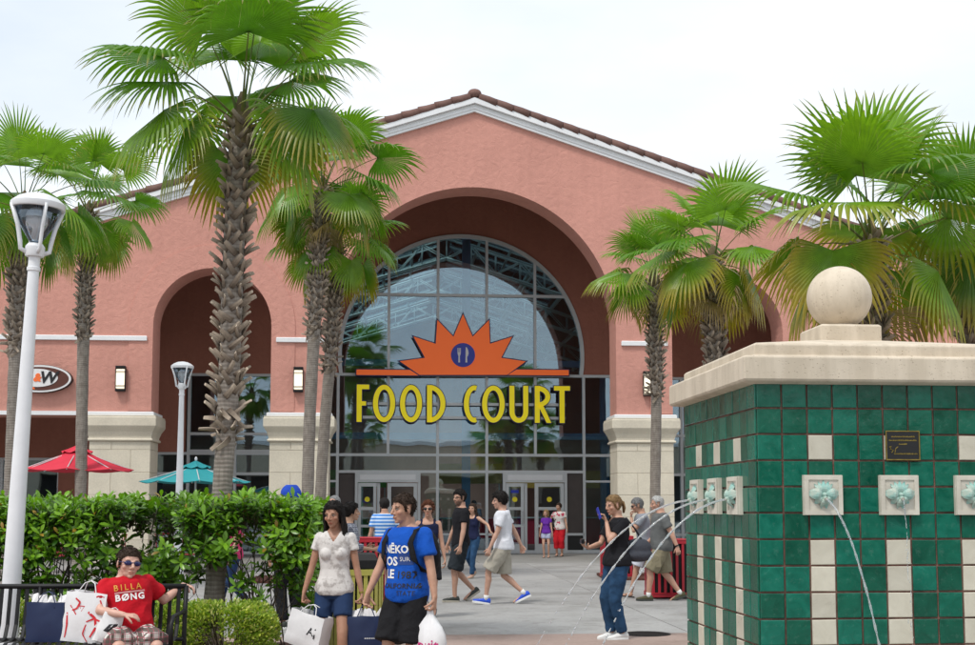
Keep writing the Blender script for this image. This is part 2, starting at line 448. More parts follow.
# stone pillars
PIERS = [(-10.62, -8.97), (-5.71, -4.08), (4.08, 5.71), (8.97, 10.62)]
for (a, b) in PIERS:
    p = empty('stone_pillar', (0, 0, 0), 0, BLD)
    y0, y1 = -0.05, TK + 0.05
    core = MB(); core.box(a + .02, b - .02, y0 + .02, y1 - .02, 0, 3.36); core.build('pillar_core', M('limestone'), p)
    z = 0.0; k = 0
    while z < 3.30:
        h = min(0.62, 3.33 - z); w = b - a
        cuts = [0, .36, 1] if k % 2 else [0, .68, 1]
        for q in range(2):
            m_ = MB(); m_.box(a + w * cuts[q] + (.004 if q else 0), a + w * cuts[q + 1] - (.004 if q == 0 else 0), y0 + random.uniform(-.003, .003), y1, z + .004, z + h - .004)
            m_.build('stone_block', M('limestone'), p, bevel=0.008)
        z += 0.62; k += 1
    MB().rectstack(a, b, y0, y1, [(3.335, .0), (3.34, .05), (3.37, .07), (3.41, .05), (3.415, .025), (3.47, .03), (3.60, .075), (3.72, .15), (3.76, .17), (3.98, .17), (4.0, .155), (4.045, .155)]).build('capital', M('limestone'), p, bevel=0.01)
    MB().rectstack(a, b, y0, y1, [(4.05, .06), (4.052, .09), (4.13, .09), (4.15, .06)]).build('white_band', M('white_trim'), BLD)
# white string courses and shop fascia band
for (a, b) in [(-W, -9.15), (-5.55, -4.25), (4.25, 5.55), (9.15, W)]:
    MB().rectstack(a, b, -0.05, -0.0005, [(6.13, .0), (6.14, .02), (6.25, .02), (6.27, .0)]).build('white_band', M('white_trim'), BLD)
for (a, b) in [(-W, -10.85), (10.85, W)]:
    MB().box(a, b, -0.06, -0.001, 4.05, 4.16).build('white_band', M('white_trim'), BLD)
# wall of the loggia behind the arches
VB = 6.0; GZ = 5.88; GR = 4.05; GC = 6.52
bw = MB()
a0 = math.degrees(math.asin((GZ - GC) / GR))
wl_poly = [(-W, GZ), (-W, 12.4 - .325 * W + .4), (0, 12.8), (W, 12.4 - .325 * W + .4), (W, GZ)] + arc(0, GC, GR, a0, 180 - a0, 56)
bm = bmesh.new(); f = bm.faces.new([bm.verts.new((p[0], VB, p[1])) for p in wl_poly])
r_ = bmesh.ops.extrude_face_region(bm, geom=[f])
for e in r_['geom']:
    if isinstance(e, bmesh.types.BMVert): e.co.y = VB + .3
bmesh.ops.triangulate(bm, faces=bm.faces, ngon_method='EAR_CLIP'); bmesh.ops.recalc_face_normals(bm, faces=bm.faces)
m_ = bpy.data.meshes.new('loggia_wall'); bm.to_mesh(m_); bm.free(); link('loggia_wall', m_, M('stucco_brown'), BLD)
uL = fuv(189, 400, VB)[0]
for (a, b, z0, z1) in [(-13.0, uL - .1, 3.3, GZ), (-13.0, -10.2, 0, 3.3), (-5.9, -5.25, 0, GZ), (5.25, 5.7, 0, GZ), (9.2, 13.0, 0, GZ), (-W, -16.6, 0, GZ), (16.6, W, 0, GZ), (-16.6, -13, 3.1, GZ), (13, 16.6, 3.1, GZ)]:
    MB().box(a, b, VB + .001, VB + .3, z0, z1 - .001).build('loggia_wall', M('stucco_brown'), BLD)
# end walls of the loggia, building sides and hall shell
for s in (-1, 1):
    MB().box(s * W - .15, s * W + .15, 1.05, 44, 0, zwall(W) + .3).build('side_wall', M('stucco'), BLD)
MB().prism([(-W, 0), (W, 0), (W, zwall(W) + .3), (0, zwall(0) + .3), (-W, zwall(W) + .3)], 43.5, 44).build('rear_wall', M('stucco'), BLD)
for s in (-1, 1):   # partition walls of the hall
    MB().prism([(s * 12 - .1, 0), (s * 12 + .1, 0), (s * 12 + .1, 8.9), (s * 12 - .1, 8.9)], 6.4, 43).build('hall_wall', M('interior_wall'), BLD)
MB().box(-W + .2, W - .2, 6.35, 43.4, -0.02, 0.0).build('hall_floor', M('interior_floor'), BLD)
# curtain wall (mullions and panes)
CW = empty('curtain_wall', (0, 0, 0), 0, BLD)
def bar(a, b, z0, z1, nm='mullion', y0=VB - .02, y1=VB + .13):
    MB().box(a, b, y0, y1, z0, z1).build(nm, M('aluminium'), CW)
hw = 0.045
def zarc(u): return GC + math.sqrt(max(GR * GR - u * u, 0))
colsU = [-4.05, -2.43, -0.80, 0.83, 2.45, 4.05]
rowU = 8.56
def pane_poly(a, b, z0, z1, nm='pane'):
    pts = [(a, z0), (b, z0)]
    n = 10
    for i in range(n + 1):
        u = b + (a - b) * i / n
        pts.append((u, max(min(z1, zarc(u)), z0 + 1e-3)) if z1 is not None else (u, max(zarc(u), z0 + 1e-3)))
    MB().prism(pts, VB + .050, VB + .058).build('pane', M('window_glass'), CW)
for i in range(5):
    a, b = colsU[i], colsU[i + 1]
    pane_poly(a, b, GZ, rowU)
for (a, b) in zip([-3.5, -.80, .83], [-.80, .83, 3.5]):
    pane_poly(a, b, rowU, 99)
for u in (-2.43, 2.45): bar(u - hw, u + hw, GZ, rowU)
for u in (-2.43, 2.45): bar(u - hw, u + hw, rowU + .0, zarc(u))
for u in (-.80, .83): bar(u - hw, u + hw, GZ, zarc(u))
ux = math.sqrt(GR ** 2 - (rowU - GC) ** 2)
bar(-ux, ux, rowU - hw, rowU + hw, 'transom', VB - .025, VB + .128)
bar(-5.25, 5.25, GZ - hw, GZ + hw, 'transom', VB - .025, VB + .128)
MB().strip(arc(0, GC, GR + .05, a0, 180 - a0, 56), arc(0, GC, GR - .07, a0, 180 - a0, 56), VB - .06, VB + .14).build('arch_frame', M('aluminium'), CW)
Z2, Z3 = 3.23, 2.68
lowU = [-5.25, -4.08, -2.43, -.80, .83, 2.45, 4.08, 5.25]
for u in lowU: bar(u - hw, u + hw, Z2, GZ - hw)
for u in (-5.25, -4.08, -.80, .83, 4.08, 5.25): bar(u - hw, u + hw, 0, Z2)
bar(-5.25, 5.25, Z2 - hw, Z2 + hw, 'transom', VB - .025, VB + .128)
bar(-4.08, 4.08, Z3 - hw, Z3 + hw, 'transom', VB - .025, VB + .128)
for s in (-1, 1): bar(*(sorted((s * 4.08, s * 5.25))), 2.33, 2.40, 'transom', VB - .024, VB + .127)
bar(-5.25, 5.25, 0, .10, 'sill', VB - .03, VB + .14)
for a, b in zip(lowU[:-1], lowU[1:]):
    MB().box(a, b, VB + .05, VB + .058, Z2, GZ).build('pane', M('window_glass'), CW)
for a, b in ((-4.08, -.80), (-.80, .83), (.83, 4.08)):
    MB().box(a, b, VB + .05, VB + .058, Z3, Z2).build('pane', M('window_glass'), CW)
MB().box(-.80, .83, VB + .05, VB + .058, .1, Z3).build('pane', M('window_glass'), CW)
bar(-.80, .83, .60, .66, 'transom', VB - .024, VB + .127)
for s in (-1, 1):
    MB().box(*sorted((s * 4.08, s * 5.25)), VB + .05, VB + .058, .1, Z2).build('pane', M('window_glass'), CW)
# door sets
for s in (-1, 1):
    fr = empty('door_frame', (0, 0, 0), 0, BLD)
    l, r = sorted((s * 1.36, s * 3.50))
    MB().box(l, l + .09, VB - .05, VB + .15, 0, Z3 - hw).build('jamb', M('aluminium'), fr)
    MB().box(r - .09, r, VB - .05, VB + .15, 0, Z3 - hw).build('jamb', M('aluminium'), fr)
    MB().box(l + .09, r - .09, VB - .05, VB + .15, 2.33, Z3 - hw).build('header', M('aluminium'), fr)
    MB().box(l + .16, r - .16, VB - .06, VB - .0505, 2.41, 2.58).build('header_panel', M('white_trim'), fr)
    # narrow sidelights
    for (a, b, mt) in ((s * 3.5, s * 4.08, 'door_dark'), (s * .815, s * 1.36, 'window_glass')):
        a, b = sorted((a, b))
        MB().box(a, b, VB + .05, VB + .058, .66, Z3).build('sidelight', M(mt), fr)
        MB().box(a, b, VB + .049, VB + .059, .1, .58).build('sidelight', M('window_glass' if mt != 'door_dark' else 'sign_black'), fr)
        MB().box(a, b, VB - .02, VB + .12, .58, .66).build('rail', M('aluminium'), fr)
    w = (r - l - .18)
    # left leaf shut, middle slot open (leaf slid behind), right leaf shut
    for (a, b) in ((l + .10, l + .10 + .60), (r - .10 - .98, r - .10)):
        d = empty('door', (0, 0, 0), 0, BLD)
        y0, y1 = VB - .01, VB + .05
        st = .10 if b - a < .8 else .12
        MB().box(a, a + st, y0, y1, .02, 2.31).build('stile', M('aluminium'), d)
        MB().box(b - st, b, y0, y1, .02, 2.31).build('stile', M('aluminium'), d)
        for z0, z1 in ((.02, .30), (.86, .94), (1.42, 1.52), (2.19, 2.31)):
            MB().box(a + st, b - st, y0 + .002, y1 - .002, z0, z1).build('rail', M('aluminium'), d)
        for z0, z1 in ((.30, .86), (.94, 1.42), (1.52, 2.19)):
            MB().box(a + st, b - st, VB + .016, VB + .022, z0, z1).build('pane', M('window_glass'), d)
        MB().tube([(b - st / 2, y0 - .01, .95), (b - st / 2, y0 - .06, .97), (b - st / 2, y0 - .06, 1.35), (b - st / 2, y0 - .01, 1.37)], .012).build('handle', M('aluminium'), d, smooth=True)
        ds = MB().lathe([(.085, 0), (.085, .004), (0, .004)], 24).build('sticker', M('sign_yellow'), d, ((a + b) / 2, VB + .012, 1.82 - .05), (R(90), 0, 0))
        if s > 0 and a < 2.0:
            MB().box((a + b) / 2 - .13, (a + b) / 2 + .13, VB + .008, VB + .012, 1.98, 2.08).build('blue_sticker', M('sign_blue'), d)
    # slid leaf behind
    d = empty('door', (0, 0, 0), 0, BLD)
    a, b = l + .16, l + .82
    MB().box(a, a + .1, VB + .07, VB + .12, .02, 2.31).build('stile', M('aluminium'), d)
    MB().box(b - .1, b, VB + .07, VB + .12, .02, 2.31).build('stile', M('aluminium'), d)
    for z0, z1 in ((.02, .30), (.88, .96), (2.19, 2.31)): MB().box(a + .1, b - .1, VB + .075, VB + .115, z0, z1).build('rail', M('aluminium'), d)
# windows behind the side arches
def window(a, b, z0, z1, vs, hs):
    w = empty('loggia_window', (0, 0, 0), 0, BLD)
    MB().box(a - .001, b + .001, VB + .13, VB + .138, z0, z1).build('pane', M('window_glass'), w)
    for i, u in enumerate([a] + vs + [b]):
        MB().box(u - hw, u + hw, VB + .04, VB + .20, z0, z1).build('mullion', M('aluminium'), w)
    for z in [z0 + .04] + hs + [z1 - .04]:
        MB().box(a + hw, b - hw, VB + .035, VB + .19, z - hw, z + hw).build('transom', M('aluminium'), w)
window(uL, -5.9, 3.3, GZ, [(uL - 5.9) / 2], [3.9])
window(-10.2, -5.9, 0, 3.3, [uL, (uL - 5.9) / 2], [2.6, .6])
window(5.7, 9.2, 0, GZ, [7.4], [2.6, 3.9, .6])
window(-16.6, -13, 0, 3.1, [-14.8], [1.6])
window(13, 16.6, 0, 3.1, [14.8], [1.6])
# interior: blue beams and columns, counters, trusses, skylight bars
for z, y in ((6.28, 6.9), (3.80, 6.9)):
    MB().box(-6.5, 6.5, y, y + .18, z, z + .22).build('blue_beam', M('blue_paint'), BLD)
for u in (.22, 5.0, -5.9):
    MB().box(u - .14, u + .14, 7.15, 7.45, 0, 11.2 if abs(u) < 1 else 9).build('blue_column', M('blue_paint'), BLD)
for v in (10.5, 17.5, 25.5, 34.0):
    t = empty('roof_truss', (0, v, 0), 0, BLD)
    ch = MB(); wb = MB()
    for s in (-1, 1):
        top = [Vector((s * u, 0, zwall(u) + .12)) for u in np.linspace(0, 11.6, 12)]
        bot = [Vector((s * u, 0, zwall(u) - .80 + .02 * u)) for u in np.linspace(0, 11.6, 12)]
        for dy in (-.22, .22):
            o = Vector((0, dy, 0))
            ch.tube([p + o for p in top], .05, 6); ch.tube([p + o for p in bot], .05, 6)
            for i in range(11):
                wb.tube([top[i] + o, bot[i + 1] + o] if i % 2 else [bot[i] + o, top[i + 1] + o], .028, 5)
                wb.tube([top[i] + o, bot[i] + o], .024, 5)
        for i in range(0, 12): wb.tube([bot[i] + Vector((0, -.22, 0)), bot[i] + Vector((0, .22, 0))], .025, 5)
    ch.build('chord', M('truss_paint'), t, smooth=True); wb.build('web', M('truss_paint'), t, smooth=True)
for s in (-1, 1):
    MB().prism(roof_poly(s * SKYU0, s * SKYU1, .39, .40), SKY0, SKY1).build('skylight', M('skylight_glass'), BLD)
    for k in range(12):
        y = SKY0 + (SKY1 - SKY0) * k / 11
        MB().prism(roof_poly(s * SKYU0, s * SKYU1, .32, .385), y - .05, y + .05).build('skylight_bar', M('truss_paint'), BLD)
    for q in (1.4, 2.7, 4.0):
        MB().prism(roof_poly(s * (q - .04), s * (q + .04), .30, .384), SKY0, SKY1).build('skylight_bar', M('truss_paint'), BLD)
    for q in (3.8, 5.6, 7.4, 9.2, 11):
        MB().prism(roof_poly(s * (q - .05), s * (q + .05), .2, .36), 6.4, 43).build('purlin', M('truss_paint'), BLD)
pm('counter_red', (0.35, 0.02, 0.05), 0.4); pm('counter_green', (0.10, 0.35, 0.06), 0.4); pm('poster_gold', (0.6, 0.38, 0.08), 0.5)
def interior_counter(u0, u1, v, h, mat, label):
    c = empty('service_counter', b2w((u0 + u1) / 2, v), TH); w = (u1 - u0) / 2
    tag(c, label, 'counter')
    MB().box(-w, w, 0, .7, 0, h - .05).build('front_panel', M(mat), c); MB().box(-w - .04, w + .04, -.05, .75, h - .05, h).build('counter_top', M('aluminium'), c)
    MB().box(-w, w, .02, .7, h + 1.2, h + 1.9).build('menu_board', M('poster_gold' if mat != 'counter_green' else 'counter_green'), c)
    for sx in (-w + .05, w - .09): MB().box(sx, sx + .05, .3, .36, h, h + 1.2).build('board_post', M('aluminium'), c)
interior_counter(-.7, 1.6, 9.0, 1.15, 'counter_red', 'red fronted service counter seen through the glass between the two doors')
interior_counter(-7, -2.5, 15, 1.1, 'counter_green', 'green fronted food counter deep inside the hall on the umbrella side')
interior_counter(2.5, 7, 16, 1.1, 'counter_red', 'red fronted food counter deep inside the hall on the fountain side')

# ------------------------------------------------------------------ wall lanterns
for (px, py, lb) in ((121, 379, 'lit rectangular wall lantern beside the oval restaurant sign'), (298.5, 380, 'lit rectangular wall lantern between the left arch and the entrance arch'), (647.5, 384, 'lit rectangular wall lantern between the entrance arch and the fountain side arch')):
    u, z = fuv(px, py, -.05)
    L = empty('wall_lantern', b2w(u, 0, z), TH); tag(L, lb, 'wall lamp', 'wall lanterns on the facade')
    MB().box(-.125, .125, -.045, -.001, -.34, .34).build('back_plate', M('black_metal'), L)
    d = MB().box(-.12, .12, -.15, -.046, -.27, .27).build('diffuser', M('lantern_glow'), L, bevel=.02)
    for z0 in (-.35, .29): MB().box(-.135, .135, -.175, -.0455, z0, z0 + .07).build('end_cap', M('black_metal'), L, bevel=.01)
    for z0 in (-.19, -.22, .17, .20): MB().box(-.13, .13, -.165, -.15, z0, z0 + .012).build('louvre', M('black_metal'), L)
    for x0 in (-.135, .12): MB().box(x0, x0 + .015, -.165, -.046, -.29, .29).build('side_bar', M('black_metal'), L)

# ================================================================== FOOD COURT sign (stands off the glass)
SV = 5.72
def sg(px, py): return fuv(px, py, SV)
S = empty('food_court_sign', b2w(0, SV, sg(462, 376)[1]), TH)
tag(S, 'orange sunburst sign with blue fork and knife disc above yellow FOOD COURT letters', 'sign')
SZ = sg(462, 376)[1]
def sgl(px, py):
    u, z = sg(px, py); return (u, z - SZ)
def grow(poly, d):
    """offset an outline outwards"""
    n = len(poly); A = sum(poly[i][0] * poly[(i + 1) % n][1] - poly[(i + 1) % n][0] * poly[i][1] for i in range(n)); sgn = 1 if A > 0 else -1
    out = []
    for i in range(n):
        p0, p1, p2 = Vector(poly[i - 1]), Vector(poly[i]), Vector(poly[(i + 1) % n])
        e1 = (p1 - p0).normalized(); e2 = (p2 - p1).normalized()
        n1 = Vector((e1.y, -e1.x)) * sgn; n2 = Vector((e2.y, -e2.x)) * sgn
        b = (n1 + n2); b = b.normalized() if b.length > 1e-5 else n1
        k = d / max(b.dot(n1), 0.35); out.append((p1.x + b.x * k, p1.y + b.y * k))
    return out
def concave(name, poly, y0, y1, mat, parent):
    bm = bmesh.new(); f = bm.faces.new([bm.verts.new((p[0], y0, p[1])) for p in poly])
    r = bmesh.ops.extrude_face_region(bm, geom=[f])
    for e in r['geom']:
        if isinstance(e, bmesh.types.BMVert): e.co.y = y1
    bmesh.ops.triangulate(bm, faces=bm.faces, ngon_method='EAR_CLIP'); bmesh.ops.recalc_face_normals(bm, faces=bm.faces)
    m = bpy.data.meshes.new(name); bm.to_mesh(m); bm.free(); return link(name, m, mat, parent)
burst = [sgl(*p) for p in ((419.6, 375), (399.8, 361.4), (425, 358), (413.5, 336.8), (435.7, 344), (437.3, 320.2), (453.4, 337), (462.9, 314.4), (472.5, 337), (488.8, 320.4), (489.8, 344), (512, 337), (501, 358), (525.5, 361.6), (507, 375))]
mk_emit('added_glow_orange', (0.95, 0.16, 0.025), 0.16); mk_emit('added_glow_yellow', (0.95, 0.78, 0.01), 0.16)  # weak emission added to brighten the sign faces in the loggia shade
concave('sunburst', burst, -.06, 0, M('added_glow_orange'), S)
concave('sunburst_outline', grow(burst, .035), -.04, .05, M('sign_navy'), S)
for a, b in ((356.5, 418.5), (508, 568.5)):
    z0, z1 = sgl(a, 375)[1], sgl(a, 369.6)[1]
    pl = [(sgl(a, 372)[0], z0), (sgl(b, 372)[0], z0), (sgl(b, 372)[0] + (-.28 if a < 400 else 0), z1), (sgl(a, 372)[0] + (.28 if a > 400 else 0), z1)]
    MB().prism(pl, -.05, -.001).build('bar', M('added_glow_orange'), S); MB().prism(grow(pl, .03), -.035, .05).build('bar_outline', M('sign_navy'), S)
dcx, dcz = sgl(462.9, 355.3); dr = 12.2 / FPX * 40.5
MB().prism(arc(dcx, dcz, dr, 0, 350, 35), -.085, -.0605).build('disc', M('sign_blue'), S)
k = dr
fork = [(-.02, -.62), (.13, -.62), (.11, -.1), (.16, .02), (.19, .18), (.19, .58), (.13, .58), (.12, .22), (.085, .22), (.085, .58), (.025, .58), (.025, .22), (-.01, .22), (-.02, .58), (-.08, .58), (-.08, .18), (-.05, .02), (0, -.1)]
concave('fork', [(dcx + (x - .38) * k, dcz + z * k) for x, z in fork], -.1, -.0855, M('sign_white'), S)
knife = [(-.02, -.62), (.13, -.62), (.12, -.15), (.2, -.05), (.24, .15), (.2, .4), (.1, .62), (0, .66)]
concave('knife', [(dcx + (x + .22) * k, dcz + z * k) for x, z in knife], -.1, -.0855, M('sign_white'), S)
ZT, ZB_ = sgl(462, 385.5)[1], sgl(462, 422.5)[1]
sw = 5.0 / FPX * 40.6; HL = ZT - ZB_
def ell_arc(cx, cz, rx, rz, a0, a1, n=28): return [(cx + rx * math.cos(R(a0 + (a1 - a0) * i / n)), cz + rz * math.sin(R(a0 + (a1 - a0) * i / n))) for i in range(n + 1)]
def letter(ch, x0, x1):
    l, r = sgl(x0, 400)[0], sgl(x1, 400)[0]; c = (l + r) / 2; zc = (ZT + ZB_) / 2; w = (r - l)
    def piece(kind, *a):
        for nm, mt, d, y0, y1 in (('face', 'added_glow_yellow', 0, -.07, 0), ('outline', 'sign_navy', .026, -.045, .01)):
            mb = MB()
            if kind == 'poly': mb.prism(grow(a[0], d) if d else a[0], y0, y1)
            elif kind == 'ring': mb.ring([(p[0], p[1]) for p in ell_arc(*a[0][:2], a[0][2] + d, a[0][3] + d, 0, 350, 47)], ell_arc(*a[0][:2], a[0][2] - sw - d, a[0][3] - sw * .95 - d, 0, 350, 47), y0, y1)
            elif kind == 'arc': 
                cx, cz, rx, rz, b0, b1 = a[0]
                mb.strip(ell_arc(cx, cz, rx + d, rz + d, b0 - d * 60, b1 + d * 60), ell_arc(cx, cz, rx - sw - d, rz - sw * .95 - d, b0 - d * 60, b1 + d * 60), y0, y1)
            parts.setdefault(nm, (MB(), mt))[0].add(mb.v, mb.f)
    parts = {}
    def rect(a, b, z0, z1): piece('poly', [(a, z0), (b, z0), (b, z1), (a, z1)])
    if ch == 'F':
        piece('poly', [(l, ZB_), (l + sw, ZB_), (l + sw, zc - sw * .45 - .02), (r - .1, zc - sw * .45 - .02), (r - .1, zc + sw * .4 - .02), (l + sw, zc + sw * .4 - .02), (l + sw, ZT - sw * .9), (r, ZT - sw * .9), (r, ZT), (l, ZT)]) if False else None
        poly_ = [(l, ZB_), (l + sw, ZB_), (l + sw, zc - sw * .45), (r - .1, zc - sw * .45), (r - .1, zc + sw * .4), (l + sw, zc + sw * .4), (l + sw, ZT - sw * .9), (r, ZT - sw * .9), (r, ZT), (l, ZT)]
        for nm, mt, d, y0, y1 in (('face', 'added_glow_yellow', 0, -.07, 0), ('outline', 'sign_navy', .03, -.045, .05)):
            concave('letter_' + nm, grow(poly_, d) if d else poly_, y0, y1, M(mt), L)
        return
    if ch == 'O': piece('ring', (c, zc, w / 2, HL / 2))
    if ch == 'C': piece('arc', (l + w * .74, zc, w * .74, HL / 2, 76, 284)); 
    if ch == 'D':
        rect(l, l + sw, ZB_, ZT); piece('arc', (l + sw * .6, zc, w - sw * .6, HL / 2, -90, 90))
    if ch == 'U':
        rect(l, l + sw, zc - HL * .2, ZT); rect(r - sw, r, zc - HL * .2, ZT); piece('arc', (c, zc - HL * .2, w / 2, HL * .3, 180, 360))
    if ch == 'R':
        rect(l, l + sw, ZB_, ZT); piece('arc', (l + sw * .5, ZT - HL * .29, w - sw * .7, HL * .29, -90, 90))
        piece('poly', [(r - sw * .95, ZB_), (r, ZB_), (l + sw * 1.7, zc - HL * .03), (l + sw * .7, zc - HL * .03)])
    if ch == 'T':
        rect(c - sw / 2, c + sw / 2, ZB_, ZT - sw * .5); rect(l, r, ZT - sw * .9, ZT)
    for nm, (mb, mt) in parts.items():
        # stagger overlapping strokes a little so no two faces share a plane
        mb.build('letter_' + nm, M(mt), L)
for ch, a, b in (('F', 356.8, 369.2), ('O', 373, 395.2), ('O', 400, 422), ('D', 427, 445.3), ('C', 463.8, 478), ('O', 482, 504.5), ('U', 509.3, 528), ('R', 534.6, 551), ('T', 553.8, 569.8)):
    L = empty('letter', (0, 0, 0), 0, S)
    letter(ch, a, b)
for py in (404, 417.5):
    z = sgl(462, py)[1]
    MB().box(sgl(359, py)[0], sgl(566, py)[0], .052, .12, z - .045, z + .045).build('support_rail', M('aluminium'), S)
for px in (388, 438.5, 487, 535.5):
    MB().box(sgl(px, 400)[0] - .03, sgl(px, 400)[0] + .03, .06, .26, ZB_ + .1, ZT - .1).build('standoff', M('aluminium'), S)

# ================================================================== oval restaurant sign on the left of the facade
u0, z0 = fuv(40.5, 379, -.1)
A = empty('oval_shop_sign', b2w(u0, 0, z0), TH); tag(A, 'oval brown and white restaurant sign reading A&W above the red parasol', 'sign')
def oval(rx, rz, y0, y1, nm, mt, n=48, a0=0, a1=360, dx=0, dz=0):
    pts = [(dx + rx * math.cos(R(a0 + (a1 - a0) * i / n)), dz + rz * math.sin(R(a0 + (a1 - a0) * i / n))) for i in range(n if a1 - a0 == 360 else n + 1)]
    return MB().prism(pts, y0, y1).build(nm, M(mt), A)
oval(.86, .385, -.20, -.001, 'cabinet', 'sign_black')
oval(.85, .375, -.215, -.2005, 'white_rim', 'sign_white')
oval(.79, .325, -.222, -.2155, 'brown_field', 'sign_brown')
oval(.74, .30, -.229, -.2225, 'orange_field', 'sign_orange', 24, 120, 262)
oval(.56, .25, -.236, -.2295, 'white_field', 'sign_white', 40, 0, 360, -.06, .02)
# ------------------------------------------------------------------ lettering helper
def text_mesh(txt, size, bold=0.0, shear=0.0, extrude=0.004, align='CENTER', res=3, spacing=1.0):
    cu = bpy.data.curves.new('text', 'FONT'); cu.body = txt; cu.size = size; cu.offset = bold; cu.shear = shear; cu.extrude = extrude
    cu.align_x = align; cu.align_y = 'CENTER'; cu.resolution_u = res; cu.space_character = spacing
    o = bpy.data.objects.new('text', cu); COL.objects.link(o)
    dg = bpy.context.evaluated_depsgraph_get(); m = bpy.data.meshes.new_from_object(o.evaluated_get(dg))
    bpy.data.objects.remove(o); bpy.data.curves.remove(cu); m.materials.clear(); return m
for t, x, mt, szz in (('A', -.33, 'sign_black', .44), ('W', .23, 'sign_black', .44), ('&', -.06, 'sign_orange', .30)):
    link('lettering', text_mesh(t, szz, .014, .22, .006), M(mt), A, (x, -.242, .02), (R(90), 0, 0))
# ================================================================== shops behind the viewpoint (seen only as reflections)
OB = empty('opposite_shops', (0, -34, 0), 0); tag(OB, 'low cream arcade of shops across the plaza, seen only in reflections', 'building')
pm('cream_wall', (0.55, 0.47, 0.36), 0.9)
MB().box(-60, 60, -10, -.02, 4.4, 7.2).build('upper_wall', M('cream_wall'), OB)
MB().box(-60.3, 60.3, -.3, .25, 7.2, 7.6).build('parapet', M('white_trim'), OB)
MB().box(-60, 60, -4.0, -3.6, 0, 4.4).build('shop_front', M('dark_interior'), OB)
for i in range(17): MB().box(-58 + i * 7.2 - .5, -58 + i * 7.2 + .5, -.9, 0, 0, 4.4).build('pillar', M('cream_wall'), OB)
# ================================================================== fountain
FT = 0.155; FN = 11; FR = R(5.0)
fc = at(757.5, 500, 7.34)
FO = Vector((fc.x, fc.y, 0))
FTN = empty('tiled_fountain', FO, FR); tag(FTN, 'square fountain clad in green and cream glazed tiles with stone cap and ball', 'fountain')
FW = FT * FN; FTOP = 2.285; NR = 14; FB = FTOP - NR * FT
def mk_tile_mat(name, a, b, rough=.16, rl=((.55, .62, .60), (.88, .9, .9), (1.25, 1.18, 1.3))):
    m, nt, bs = new_mat(name); v = coords(nt)
    oi = nt.nodes.new('ShaderNodeObjectInfo')
    ad = nt.nodes.new('ShaderNodeVectorMath'); ad.operation = 'ADD'
    nt.links.new(v, ad.inputs[0]); nt.links.new(oi.outputs['Location'], ad.inputs[1])
    n1 = noise_n(nt, ad.outputs[0], 9, 5, .65, .8)
    c1 = ramp(nt, n1, [(.3, a), (.7, b)])
    c2 = ramp(nt, oi.outputs['Random'], [(0, rl[0]), (.45, rl[1]), (1, rl[2])])
    c = mixc(nt, 1.0, c1, c2, 'MULTIPLY')
    # lime bloom left by the water
    vs = coords(nt, 'Object', (14, 14, 2.0)); ad2 = nt.nodes.new('ShaderNodeVectorMath'); ad2.operation = 'ADD'
    nt.links.new(vs, ad2.inputs[0]); nt.links.new(oi.outputs['Location'], ad2.inputs[1])
    lime = ramp(nt, noise_n(nt, ad2.outputs[0], 2.2, 6, .7), [(.55, (0, 0, 0)), (.85, (.12, .12, .12))])
    c = mixc(nt, lime, c, (.45, .55, .50))
    nt.links.new(c, bs.inputs['Base Color'])
    rr = ramp(nt, n1, [(.3, (rough * .7,) * 3), (.75, (rough * 2.4,) * 3)]); nt.links.new(rr, bs.inputs['Roughness'])
    bump_n(nt, bs, noise_n(nt, ad.outputs[0], 22, 3), .25, .004)
    return m
mk_tile_mat('green_tile', (.001, .088, .052), (.004, .150, .090), .13)
mk_tile_mat('cream_tile', (.56, .52, .42), (.66, .62, .51), .3, ((.86, .86, .86), (.95, .95, .94), (1.04, 1.04, 1.03)))
pm('grout', (.27, .13, .10), .95, .5, 5, .35, 60, .4, 90, .004)
MB().box(.006, FW - .006, .006, FW - .006, 0, FTOP).build('core', M('grout'), FTN)
MB().rectstack(0, FW, 0, FW, [(0, .12), (FB - .03, .12), (FB - .005, .09), (FB - .004, 0)]).build('base_course', M('cap_stone'), FTN, bevel=.01)
tm = MB(); h = FT / 2 - .0055
tm.rectstack(-h, h, -h, h, [(-.004, 0), (.004, 0), (.0075, -.004)]); tile_mesh = tm.mesh('tile')
tm2 = MB(); tm2.rectstack(-h, h, -h, h, [(-.004, 0), (.004, 0), (.0075, -.004)])
rest = MB(); n_tiles = 0
SPZ = 1.615
def is_cream(col, row):
    if col in (2, 5, 8):
        if row == 2: return True
        if row >= 6: return True
    return False
